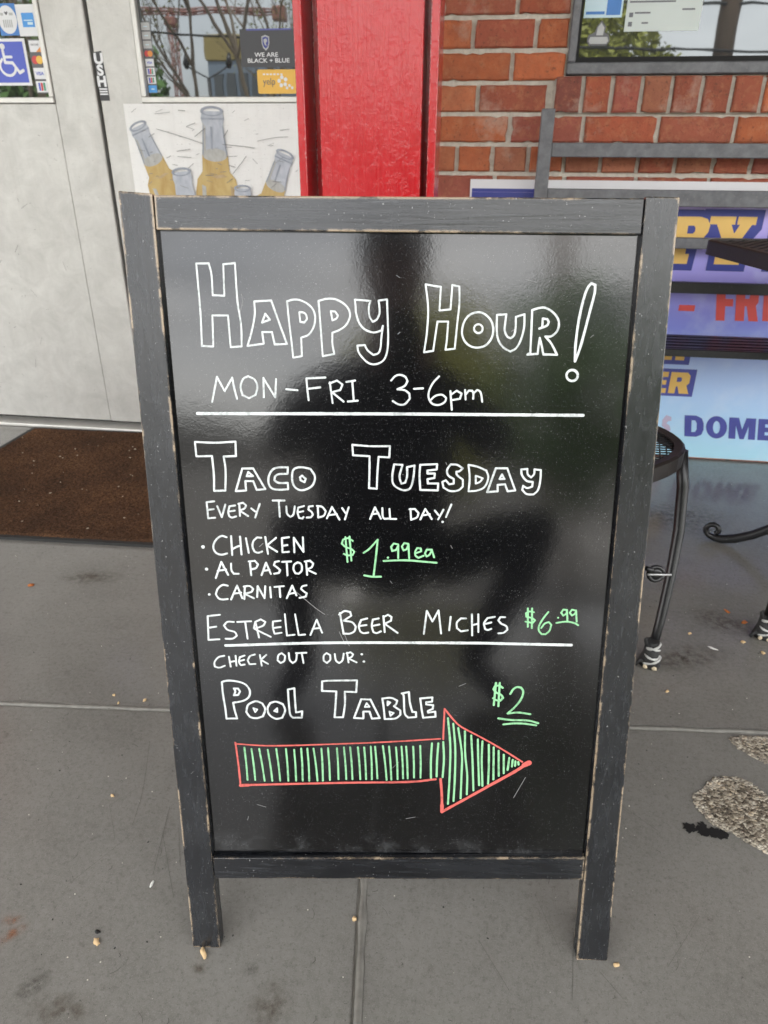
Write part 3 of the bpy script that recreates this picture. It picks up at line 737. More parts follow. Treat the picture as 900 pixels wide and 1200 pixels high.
# printed bottles on the lower panel
pf = [wf(.0458 + .0006*i) for i in range(8)]; BOT = [0]
decal = door_metal('bottle_decal_film', (.74, .735, .72), (.80, .795, .78), .0)
dc = shape('bottle_print', [rect(-1.186, -.502, .30, 1.104)], pf[0], decal, dr_k, label='pale printed film with beer bottles')
def bottle_print(cx, top, h, rot, s):
    """a bottle of the printed film: (cx,top) is the mouth, rot leans it"""
    ca, sa = math.cos(rot), math.sin(rot); BOT[0] += 1; pf = [wf(.0464 + .0016*(BOT[0]-1) + .0003*i) for i in range(6)]
    F = lambda f: (lambda a, b: f(cx + (a*ca + b*sa)*s, top + (b*ca - a*sa)*s))
    glassy = MAT.get('print_glass') or MAT.setdefault('print_glass', print_grad('print_bottle_glass', (.33, .36, .42), (.50, .52, .57), 34))
    beer = MAT.get('print_beer') or MAT.setdefault('print_beer', print_grad('print_beer', (.42, .27, .08), (.56, .42, .17), 26))
    foam = MAT.get('print_foam') or MAT.setdefault('print_foam', print_grad('print_foam', (.34, .33, .30), (.46, .46, .45), 60))
    rim = MAT.get('print_rim') or MAT.setdefault('print_rim', print_grad('print_bottle_rim', (.22, .24, .29), (.34, .37, .42), 50))
    neck = [(-.030, -.012), (-.034, -.030), (-.030, -.045), (-.035, -.10), (-.038, -.165), (.038, -.165), (.035, -.10), (.030, -.045), (.034, -.030), (.030, -.012)]
    shape('printed_neck', [neck], F(pf[1]), glassy, dc)
    shape('printed_lip', [circle(0, -.012, .034, 20, .013), circle(0, -.013, .025, 18, .008)], F(pf[3]), rim, dc)
    if h > .1:
        body = [(-.038, -.122), (.038, -.122), (.041, -.165), (.058, -.185), (.066, -.22), (.068, -.50), (-.068, -.50), (-.066, -.22), (-.058, -.185), (-.041, -.165)]
        shape('printed_beer', [body], F(pf[2]), beer, dc)
        shape('printed_foam', [circle(0, -.122, .037, 20, .017)], F(pf[3]), foam, dc)
        shape('printed_highlight', [[(-.030, -.04), (-.022, -.05), (-.026, -.115), (-.033, -.11)], [(-.046, -.20), (-.034, -.205), (-.038, -.36), (-.050, -.34)]], F(pf[4]), foam, dc)
        shape('printed_shade', [[(.040, -.20), (.052, -.21), (.057, -.40), (.050, -.42), (.044, -.30)], [(-.034, -.17), (-.01, -.176), (.02, -.172), (.034, -.178), (.0, -.183)]], F(pf[4]), beer_dark(), dc)
        edge_line = [[(.030, -.046), (.035, -.10), (.038, -.122), (.034, -.122), (.031, -.10), (.027, -.046)], [(-.030, -.046), (-.035, -.10), (-.038, -.122), (-.034, -.122), (-.031, -.10), (-.027, -.046)], [(-.033, -.028), (.033, -.028), (.031, -.033), (-.031, -.033)], [(-.008, -.05), (-.002, -.05), (-.004, -.11), (-.010, -.105)]]
        shape('printed_outline', edge_line, F(pf[5]), rim, dc)
    else:
        shape('printed_body', [[(-.036, -.16), (.036, -.16), (.062, -.22), (.066, -.5), (-.066, -.5), (-.062, -.22)]], F(pf[2]), glassy, dc)
def beer_dark(): return MAT.get('print_shade') or MAT.setdefault('print_shade', print_grad('print_bottle_shade', (.38, .26, .12), (.52, .40, .24), 30))
def print_grad(name, c0, c1, sc):
    m, nt, p = new_mat(name); T = NT(nt); co = T.coord((1, 1, .45)); n = T.noise(co, sc, 5, .6, .6)
    T.l(T.mix(T.val(n, .3, .7), c0, c1), p.inputs['Base Color']); p.inputs['Roughness'].default_value = .4
    return m
bottle_print(-1.150, 1.052, 1, R(-21), .95)
bottle_print(-.894, 1.096, 1, R(1), 1.12)
bottle_print(-.660, .973, 1, R(22), .90)
bottle_print(-1.016, .922, 0, R(-5), 1.0)
bottle_print(-.8115, .873, 0, R(0), .85)
mb = MB(); S = []
for a in [[(-1.08, 1.033), (-1.0, 1.012), (-.93, .992)], [(-.98, 1.04), (-.95, 1.05)], [(-.955, 1.012), (-.92, 1.035)], [(-.86, 1.01), (-.845, 1.03)], [(-.865, .99), (-.80, .985), (-.76, .98)], [(-1.02, .955), (-.975, .952)], [(-1.02, .97), (-.975, .976)], [(-.855, .955), (-.82, .957)], [(-.84, .905), (-.81, .935), (-.79, .957)], [(-1.11, 1.01), (-1.09, 1.02)], [(-.75, 1.0), (-.69, 1.01), (-.65, 1.012)], [(-.77, .95), (-.755, .935)], [(-.85, .93), (-.83, .925)], [(-1.08, 1.075), (-1.03, 1.08)]]:
    S.append((random.uniform(.0012, .0022), [V2(p) for p in a], False))
for i in range(40):
    x, z_ = random.uniform(-1.17, -.62), random.uniform(.86, 1.09); a = random.uniform(-.4, .7); l = random.uniform(.004, .03)
    S.append((random.uniform(.0008, .0018), [V2((x, z_)), V2((x+l*math.cos(a), z_+l*math.sin(a)))], False))
ribbons(mb, S, lambda u, v, n: Vector((u, D-.0552-n, v)), 0, .01)
mb.build('scratches', simple('film_scratch', (.20, .20, .20), .7, var=.5, scale=60), dr_k)
mb = MB(); S = []
for i in range(60):
    x, z_ = random.uniform(-2.0, -1.3), random.uniform(.1, 1.09); a = random.uniform(0, 3.1); l = random.choice([.004, .006, .01, .03])
    S.append((random.uniform(.0008, .002), [V2((x, z_)), V2((x+l*math.cos(a), z_+l*math.sin(a)))], False))
ribbons(mb, S, lambda u, v, n: Vector((u, D-.0440-n, v)), 0, .01)
mb.build('scratches', simple('metal_scratch', (.24, .23, .22), .7, var=.5, scale=60), dl_k)
fr = thing('door_frame', 'dark metal frame round the double doors', 'door frame', (-1.27, D, 0))
mb = MB(); mb.span(-2.24, -2.135, D-.05, D+.1, 0, 2.72, .003); mb.build('jamb', MAT['iron_grey'], fr)
mb = MB(); mb.span(-.395, -.302, D-.05, D+.1, 0, 2.72, .003); mb.build('jamb', MAT['iron_grey'], fr)
mb = MB(); mb.span(-2.134, -.396, D-.05, D+.1, 2.105, 2.72, .003); mb.build('transom_panel', MAT['iron_grey'], fr)
mb = MB(); mb.span(-2.134, -.396, D+.003, D+.03, .0, 2.104); mb.build('rebate', MAT['gap'], fr)
th = thing('door_threshold', 'pale worn metal threshold strip under the double doors', 'threshold', (-1.27, D-.05, 0))
mb = MB(); mb.span(-2.134, -.396, D-.085, D-.001, .0005, .014, .004, 2); mb.build('sill_plate', MAT['bead'], th)

# --- banner board against the wall
ban = thing('banner', 'violet and pale blue printed banner standing against the brick wall behind the bench', 'banner', (.9, D-.012, 0))
BX0, BX1, BZ1 = -.075, 2.1, .897
mb = MB(); mb.span(BX0, BX1, D-.020, D-.0125, .006, BZ1); mb.build('backing_board', MAT['b_white'], ban)
b_ = wf(.0208); shape('printed_field', [rect(BX0+.006, BX1-.03, .008, BZ1-.026)], b_, MAT['banner'], ban)
bl = [wf(.0214+.0006*i) for i in range(6)]
shape('border_line', [rect(BX0+.006, BX1-.03, BZ1-.036, BZ1-.026), rect(BX0+.006, .127, .80, BZ1-.0365)], bl[0], MAT['b_navy'], ban)
# the last letters of HAPPY, amber slab letters on a navy backing
P_out = [(.545, .799), (.640, .799), (.660, .793), (.671, .775), (.669, .755), (.657, .737), (.640, .729), (.612, .729), (.612, .690), (.624, .690), (.622, .660), (.545, .660), (.545, .690), (.560, .690), (.560, .770), (.545, .770)]
P_in = [(.606, .773), (.624, .773), (.629, .766), (.629, .757), (.624, .750), (.606, .750)]
Y_out = [(.668, .801), (.743, .801), (.743, .778), (.733, .778), (.746, .752), (.758, .778), (.749, .778), (.749, .801), (.804, .801), (.804, .778), (.793, .778), (.766, .728), (.766, .690), (.779, .690), (.779, .661), (.704, .661), (.704, .690), (.717, .690), (.717, .728), (.690, .778), (.668, .778)]
shape('letter_backing', [P_out], bl[1], MAT['b_navy'], ban, offset=.020)
shape('letter_backing', [[(.668, .801), (.804, .801), (.804, .772), (.770, .722), (.779, .690), (.779, .661), (.704, .661), (.704, .700), (.712, .725), (.668, .772)]], bl[2], MAT['b_navy'], ban, offset=.020)
shape('letter_backing', [[(.862, .80), (1.0, .80), (1.0, .66), (.868, .66)]], bl[1], MAT['b_navy'], ban, offset=.018)
shape('banner_letter', [P_out, P_in], bl[3], MAT['b_yellow'], ban); shape('banner_letter', [Y_out], bl[3], MAT['b_yellow'], ban)
# red block letters of FRI, leaning
sh = lambda pts, x0: [(x0 + x - (z-.487)*.165, z) for x, z in pts]
shape('banner_dash', [rect(.624, .674, .514, .533)], bl[1], MAT['b_red'], ban)
shape('banner_letter', [sh([(0, .487), (.028, .487), (.028, .533), (.052, .533), (.052, .556), (.028, .556), (.028, .582), (.058, .582), (.058, .606), (0, .606)], .746)], bl[1], MAT['b_red'], ban)
shape('banner_letter', [sh([(0, .488), (.028, .488), (.028, .535), (.034, .535), (.042, .488), (.071, .488), (.062, .537), (.069, .548), (.070, .590), (.060, .606), (0, .606)], .806), sh([(.028, .558), (.040, .558), (.042, .564), (.042, .582), (.028, .582)], .806)], bl[1], MAT['b_red'], ban)
shape('banner_letter', [sh([(0, .490), (.030, .490), (.030, .607), (0, .607)], .890)], bl[1], MAT['b_red'], ban)
# the lower lines
shape('letter_backing', [rect(.56, .683, .345, .39)], bl[0], MAT['b_text'], ban, offset=.008)
shape('banner_letter', [rect(.600, .632, .352, .40), rect(.643, .672, .352, .40)], bl[3], MAT['b_yellow'], ban)
shape('letter_backing', [rect(.56, .712, .237, .312)], bl[0], MAT['b_text'], ban, offset=.010)
shape('banner_letter', [[(.594, .237), (.632, .237), (.632, .254), (.615, .254), (.615, .266), (.629, .266), (.629, .282), (.615, .282), (.615, .293), (.632, .293), (.632, .311), (.594, .311)]], bl[3], MAT['b_yellow'], ban)
shape('banner_letter', [[(.640, .237), (.662, .237), (.663, .262), (.668, .262), (.676, .237), (.708, .237), (.696, .266), (.704, .275), (.704, .300), (.694, .311), (.640, .311)], [(.662, .278), (.674, .278), (.678, .282), (.678, .290), (.674, .294), (.662, .294)]], bl[3], MAT['b_yellow'], ban)
def dome(poly_list, x0, w, m): shape('banner_letter', [[(x0+a*w-b*.0128, .084+b*.077) for a, b in p] for p in poly_list], bl[1], m, ban)
dome([[(0, 0), (.62, 0), (.9, .12), (1, .35), (1, .65), (.9, .88), (.62, 1), (0, 1)], [(.36, .22), (.55, .22), (.64, .35), (.64, .65), (.55, .78), (.36, .78)]], .724, .064, MAT['b_text'])
dome([[(.5+.5*math.cos(i*math.pi/12), .5+.53*math.sin(i*math.pi/12)) for i in range(24)], [(.5+.17*math.cos(i*math.pi/8), .5+.30*math.sin(i*math.pi/8)) for i in range(16)]], .796, .070, MAT['b_text'])
dome([[(0, 0), (.26, 0), (.26, .62), (.42, 0), (.58, 0), (.74, .62), (.74, 0), (1, 0), (1, 1), (.64, 1), (.5, .45), (.36, 1), (0, 1)]], .872, .088, MAT['b_text'])
dome([[(0, 0), (1, 0), (1, .24), (.42, .24), (.42, .39), (.9, .39), (.9, .61), (.42, .61), (.42, .76), (1, .76), (1, 1), (0, 1)]], .968, .054, MAT['b_text'])
# sun-bleached fragment of the letter before it
shape('banner_letter', [[(.648, .084), (.666, .088), (.674, .104), (.668, .120), (.655, .128), (.660, .136), (.670, .138), (.668, .152), (.650, .158), (.640, .14), (.642, .118), (.655, .108), (.640, .1)]], bl[1], MAT['b_pink'], ban)

# --- canopy over the walk
cp = thing('canopy', 'pale painted canopy roof over the walk in front of the bar', 'canopy', (0, .4, 2.72))
soff = simple('soffit_paint', (.50, .49, .46), .8, bump=.2); fasc = simple('fascia_paint', (.05, .055, .07), .5)
mb = MB(); mb.span(-9, 9, -.95, D+.2, 2.74, 2.94); mb.build('roof_deck', soff, cp)
mb = MB(); mb.span(-9, 9, -1.05, -.951, 2.62, 2.96, .005); mb.build('fascia_board', fasc, cp)
mb = MB()
for k in range(-8, 9): mb.span(k*1.1-.04, k*1.1+.04, -.9, D-.1, 2.62, 2.739)
mb.build('rafters', soff, cp)

# --- red steel column
colm = thing('steel_column', 'glossy bright red painted column with chipped flange edges behind the chalkboard', 'column', (-.288, 1.82, 0))
XL, XR, YF = -.442, -.133, 1.75
def colbox(name, x0, x1, y0, y1):
    mb = MB(); mb.span(x0, x1, y0, y1, .014, 2.615, .0015); return mb.build(name, MAT['red'], colm)
colbox('flange', XL, XL+.018, YF, YF+.13); colbox('flange', XR-.018, XR, YF, YF+.13)
colbox('web_board', -.392, -.166, YF+.006, YF+.10)
colbox('web_plate', XL+.0185, XR-.0185, YF+.101, YF+.13)
mb = MB(); mb.span(XL-.03, XR+.03, YF-.03, YF+.16, .0005, .0135, .002)
for a, b in ((XL-.015, YF-.015), (XR+.015, YF-.015), (XL-.015, YF+.145), (XR+.015, YF+.145)): mb.tube([(a, b, .012), (a, b, .03)], .008, 6)
mb.build('base_plate', MAT['red'], colm)
# ================================================================== THE OBJECTS
# --- slatted metal bench against the banner
bench = thing('bench', 'dark grey slatted metal bench with a tall railed back, in front of the violet banner', 'bench', (.95, 2.3, 0))
def bpart(name, boxes, m=None, bev=.002):
    mb = MB()
    for a in boxes: mb.span(*a, bev)
    return mb.build(name, m or MAT['iron_grey'], bench)
BY = 2.395
for x in (.122, 1.86):
    bpart('back_post', [(x, x+.038, BY-.005, BY+.033, .40, 1.086)])
    bpart('leg', [(x, x+.038, 2.19, 2.228, .001, .445)]); bpart('leg', [(x, x+.038, BY-.005, BY+.033, .001, .399)])
    bpart('side_rail', [(x, x+.038, 2.2285, BY-.006, .415, .445)])
for a, b in ((.961, .999), (.831, .876)): bpart('back_rail', [(.1605, 1.8595, BY+.002, BY+.024, a, b)])
for a, b in ((.7135, .745), (.583, .616)): bpart('back_rail', [(.1605, 1.8595, BY+.002, BY+.024, a, b)], MAT['iron_grey'] if a > .7 else MAT['iron_black'])
bpart('front_rail', [(.122, 1.898, 2.175, 2.189, .438, .460)], MAT['iron_black'])
for i in range(5):
    y = 2.196+i*.039; bpart('seat_slat', [(.122, 1.898, y, y+.024, .4455, .460)], MAT['iron_black'])

# --- patio table, its corner reaching into the picture from the right
tab = thing('patio_table', 'brown-black ribbed metal patio table reaching in front of the bench', 'table', (.99, 1.72, 0))
TZ = .78; tip = Vector((.533, 1.996)); u1 = Vector((.195, -.98)).normalized(); u2 = Vector((.955, .29)).normalized(); SL = .80
q = [tip, tip+u1*SL, tip+u1*SL+u2*SL, tip+u2*SL]
def roundpoly(P, r, n=5):
    o = []
    for i, p in enumerate(P):
        a, b = (P[i-1]-p).normalized(), (P[(i+1) % len(P)]-p).normalized()
        s_, e_ = p+a*r, p+b*r
        for k in range(n+1):
            t = k/n; o.append(s_*(1-t)**2 + p*2*t*(1-t) + e_*t*t)
    return o
outer = roundpoly(q, .028); cen = sum(q, Vector((0, 0)))/4
inner = [cen+(p-cen)*.955 for p in outer]
mb = MB(); n = len(outer); vz = lambda P, z: [mb.b.verts.new((p.x, p.y, z)) for p in P]
a, b, c, d, e = vz(outer, TZ-.034), vz(outer, TZ-.003), vz([cen+(p-cen)*.993 for p in outer], TZ), vz(inner, TZ), vz(inner, TZ-.034)
for A_, B_ in ((a, b), (b, c), (c, d), (d, e), (e, a)):
    for i in range(n): mb.b.faces.new((A_[i], A_[(i+1) % n], B_[(i+1) % n], B_[i]))
mb.build('rim', MAT['iron_brown'], tab)
mb = MB(); m0 = (u1+u2).normalized(); rdir = Vector((-m0.y, m0.x))  # ribs run from the near edge to the far edge
rdir = (u2*.72 - u1*.62).normalized(); pdir = Vector((rdir.y, -rdir.x))
def clip(p, dr):
    lo, hi = -9, 9
    for i in range(4):
        a_, b_ = cen+(q[i]-cen)*.957, cen+(q[(i+1) % 4]-cen)*.957; nn = Vector((-(b_-a_).y, (b_-a_).x))
        if nn.dot(cen-a_) < 0: nn = -nn
        dd = nn.dot(dr); s0 = nn.dot(p-a_)
        if abs(dd) < 1e-9:
            if s0 < 0: return None
            continue
        t = -s0/dd
        if dd > 0: lo = max(lo, t)
        else: hi = min(hi, t)
    return (lo, hi) if hi-lo > .01 else None
k = -.62
while k < .62:
    p = cen+pdir*k; h = clip(p, rdir)
    if h:
        A_, B_ = p+rdir*h[0], p+rdir*h[1]; mid = (A_+B_)/2
        mb.box((mid.x, mid.y, TZ-.006), ((B_-A_).length, .013, .007), Matrix.Rotation(math.atan2(rdir.y, rdir.x), 3, 'Z'))
    k += .0215
mb.build('ribbed_top', MAT['iron_brown'], tab)
TC = Vector((.985, 1.735))
mb = MB(); mb.tube([(TC.x, TC.y, .16), (TC.x, TC.y, .744)], .032, 12); mb.tube([(TC.x, TC.y, .72), (TC.x, TC.y, .745)], [.05, .10], 12); mb.build('pedestal', MAT['iron_black'], tab)
ft = Vector((.668, 1.862)); dv = (ft-TC); 
for k in range(4):
    rot = Matrix.Rotation(k*math.pi/2, 2); w_ = rot @ dv; L_ = w_.length; w_ = w_.normalized(); P = []
    for t, z in ((.02, .245), (.07, .215), (.13, .150), (.19, .085), (.24, .045), (.28, .022), (.31, .0125), (L_-.012, .0115)): P.append((TC.x+w_.x*t, TC.y+w_.y*t, z))
    cx = L_-.004
    for i in range(1, 12):
        a_ = -math.pi/2+i*.50; r_ = .0225-.0010*i; P.append((TC.x+w_.x*(cx+r_*math.cos(a_)), TC.y+w_.y*(cx+r_*math.cos(a_)), .034+r_*math.sin(a_)))
    mb = MB(); mb.tube(P, [.013]*7+[.0105]+[.0075]*11, 8); mb.build('scroll_foot', MAT['iron_black'], tab)

# --- wrought-iron patio chairs
clear = simple('torn_plastic', (.52, .52, .50), .35, var=.4, scale=60); nub = simple('crumb_stuck', (.62, .52, .36), .8, var=.2, scale=60)
def make_chair(cx, cy, rot, label, splay):
    t = thing('patio_chair', label, 'chair', (cx, cy, 0), 0, 'black iron patio chairs')
    W_ = lambda x, y, z: (cx+x*math.cos(rot)-y*math.sin(rot), cy+x*math.sin(rot)+y*math.cos(rot), z)
    SZ, n = .45, 40; ex = 2/2.7
    ring = lambda r: [(r*math.copysign(abs(math.cos(a))**ex, math.cos(a)), r*math.copysign(abs(math.sin(a))**ex, math.sin(a))) for a in [2*math.pi*i/n for i in range(n)]]
    mb = MB(); prof = [(.205, SZ-.034), (.205, SZ-.004), (.200, SZ), (.186, SZ-.002), (.184, SZ-.010), (.198, SZ-.034)]
    rs = [[mb.b.verts.new(W_(x, y, z)) for x, y in ring(r)] for r, z in prof]
    for A_, B_ in zip(rs, rs[1:]+rs[:1]):
        for i in range(n): mb.b.faces.new((A_[i], A_[(i+1) % n], B_[(i+1) % n], B_[i]))
    mb.build('seat_rim', MAT['iron_brown'], t)
    mb = MB()
    for s_ in (-1, 1):
        k = -.25
        while k < .25:
            dx, dy = math.cos(s_*R(52)), math.sin(s_*R(52)); px_, py_ = -dy*k, dx*k; pts = []
            for i in range(-60, 61):
                x, y = px_+dx*i*.004, py_+dy*i*.004
                if abs(x)**2.7+abs(y)**2.7 < .187**2.7: pts.append((x, y))
            if len(pts) > 2: mb.tube([W_(*pts[0], SZ-.006+s_*.0012), W_(*pts[-1], SZ-.006+s_*.0012)], .0016, 5)
            k += .0125
    mb.build('seat_mesh', MAT['iron_black'], t)
    for k in range(4):
        a = k*math.pi/2 + math.pi/4; r = .213 if True else 0
        # the seat corners lie on the diagonals
        cxy = lambda rr: (rr*math.cos(a), rr*math.sin(a))
        P = [tuple(Vector(W_(*cxy(r_), z_)) + Vector((*splay[k], 0))*f_) for r_, z_, f_ in ((.222, .432, 0), (.236, .36, .08), (.243, .27, .25), (.240, .18, .5), (.232, .09, .78), (.222, .006, 1))]
        mb = MB(); mb.tube(P, [.0165, .0165, .016, .015, .0135, .012], 8, flat=.75); leg = mb.build('leg', MAT['iron_black'], t)
        mb = MB(); x, y = cxy(.222); b_ = Vector(W_(x, y, 0)) + Vector((*splay[k], 0))
        mb.tube([b_+Vector((0, 0, .001)), b_+Vector((.001, 0, .012)), b_+Vector((.001, .003, .03)), b_+Vector((0, .004, .058))], [.023, .022, .016, .0135], 10)
        mb.tube([b_+Vector((-.012, -.004, .05)), b_+Vector((-.018, -.006, .066)), b_+Vector((-.016, -.008, .072))], [.005, .004, .002], 6)
        mb.tube([b_+Vector((-.03, -.012, .004)), b_+Vector((-.022, -.012, .018)), b_+Vector((-.012, -.008, .008))], [.004, .0045, .004], 6)
        wr = mb.build('foot_wrap', MAT['rubber'], leg)
        mb = MB()
        for j, (z, rr, tl) in enumerate(((.016, .0205, .006), (.030, .0165, -.007), (.041, .0155, .008), (.050, .0150, -.006))):
            pts = [b_+Vector((rr*math.cos(q_), rr*math.sin(q_), z+tl*math.cos(q_+j))) for q_ in [3.6+i*.35 for i in range(9)]]
            mb.tube(pts, [.0007, .0022, .0028, .002, .003, .0026, .002, .0026, .0007], 5)
        mb.build('plastic_strip', clear, wr)
        mb = MB(); mb.blob(b_+Vector((-.011, -.018, .006)), .0055, 1, .3, seed=k); mb.blob(b_+Vector((.006, -.021, .005)), .005, 1, .3, (1.4, 1, 1), seed=k+4); mb.build('stuck_crumb', nub, wr)
    mb = MB(); bk = R(225+45)  # back hoop, on the far side from the table
    arc = []
    for i in range(15):
        th_ = math.pi*i/14; arc.append(W_(-.17*math.cos(th_)*.72-.12*1.0, .17*math.cos(th_)*.72-.12*-1.0, .43+.33*math.sin(th_)))
    mb.tube(arc, .0095, 8); mb.build('back_hoop', MAT['iron_black'], t)
    mb = MB()
    for f_ in (-.5, 0, .5):
        h = .33*math.sqrt(1-f_*f_); mb.tube([W_(-.17*f_*.72-.12, .17*f_*.72+.12, .44), W_(-.17*f_*.72-.12, .17*f_*.72+.12, .43+h)], .005, 6)
    mb.build('back_bar', MAT['iron_black'], t)
    return t
make_chair(.192, 1.425, R(-48), 'black iron patio chair with mesh seat and plastic-wrapped foot, right behind the chalkboard sign', [(-.019, -.141), (.0, .08), (.0, .08), (.0, -.10)])
make_chair(.945, 1.413, R(-45), 'black iron patio chair of which only a plastic-wrapped foot shows at the right edge', [(.05, 0), (0, .05), (-.055, 0), (0, -.05)])

# --- doormat
matt = thing('doormat', 'brown pile doormat with a thin black rubber edge, on the floor before the doors', 'doormat', (-1.16, 1.97, 0), 0)
mq = [(-1.712, 1.548), (-.70, 1.592), (-.73, 2.437), (-1.712, 2.398)]
fm_ = lambda u, v, n: Vector((u, v, n))
mb = MB(); mb.prism(roundpoly([Vector(p) for p in mq][::1], .012, 3), fm_, .0008, .0085, 0); mb.build('rubber_backing', MAT['rubber'], matt)
ce = Vector((sum(p[0] for p in mq)/4, sum(p[1] for p in mq)/4))
ins = [Vector(p)+(ce-Vector(p)).normalized()*.022 for p in mq]
from mathutils.geometry import intersect_point_line
mb = MB(); NX, NY = 150, 120; gv = []
for j in range(NY+1):
    r_ = []
    for i in range(NX+1):
        s_, t_ = i/NX, j/NY
        p = (ins[0]*(1-s_)+ins[1]*s_)*(1-t_)+(ins[3]*(1-s_)+ins[2]*s_)*t_
        edge_ = min(i, j, NX-i, NY-j) == 0
        h = .0086 if edge_ else .0115+random.random()*.0028+.0012*mnoise.noise(Vector((p.x*18, p.y*18, 0)))
        r_.append(mb.b.verts.new((p.x+random.uniform(-.0015, .0015), p.y+random.uniform(-.0015, .0015), h)))
    gv.append(r_)
for j in range(NY):
    for i in range(NX): mb.b.faces.new((gv[j][i], gv[j][i+1], gv[j+1][i+1], gv[j+1][i]))
mb.build('pile', MAT['pile'], matt)

# --- the A-frame chalkboard
SY, ST = R(6.341), R(11.323)
sign = thing('a_frame_sign', 'black wooden A-frame chalkboard with a hand-written happy hour menu, standing on the grey floor', 'sandwich board', (-.06064, .58482, 0), SY)
SM = ROOTM[sign.name]; cT, sT = math.cos(ST), math.sin(ST)
def bf(u, v, n=0.0): return SM @ Vector((u, v*sT-n*cT, v*cT+n*sT))
TH = .021
def worn_prism(name, poly, n0, n1, m, parent, cuts=0, f=bf, amp=.0):
    mb = MB(); mb.prism(poly, f, n0, n1, .0012, 2); return mb.build(name, m, parent)
ZF = .0006
worn_prism('stile', [(-.2759, ZF), (-.2384, ZF), (-.2605, .9468), (-.2949, .9490)], -TH, 0, MAT['wood_v'], sign)
worn_prism('stile', [(.2426, ZF), (.2837, ZF), (.2653, .9473), (.2319, .9478)], -TH, 0, MAT['wood_v'], sign)
worn_prism('top_rail', [(-.2591, .9127), (.2311, .9125), (.2311, .9463), (-.2591, .9456)], -TH, -.0012, MAT['wood_h'], sign)
worn_prism('bottom_rail', [(-.2404, .1141), (.2402, .1300), (.2401, .1640), (-.2412, .1462)], -TH, -.0010, MAT['wood_h'], sign)
pp = roundpoly([Vector(p) for p in [(-.2545, .1502), (.2445, .1633), (.2375, .9190), (-.2645, .9190)]], .008, 4)
mb = MB(); mb.prism([(p.x, p.y) for p in pp], bf, -.014, -.009, .0008, 2); pan = mb.build('chalkboard', MAT['board'], sign)
mb = MB(); mb.prism([(-.2400, .1466), (.2400, .1644), (.2400, .1690), (-.2400, .1512)], bf, -.0205, -.0146); mb.build('groove', MAT['gap'], sign)
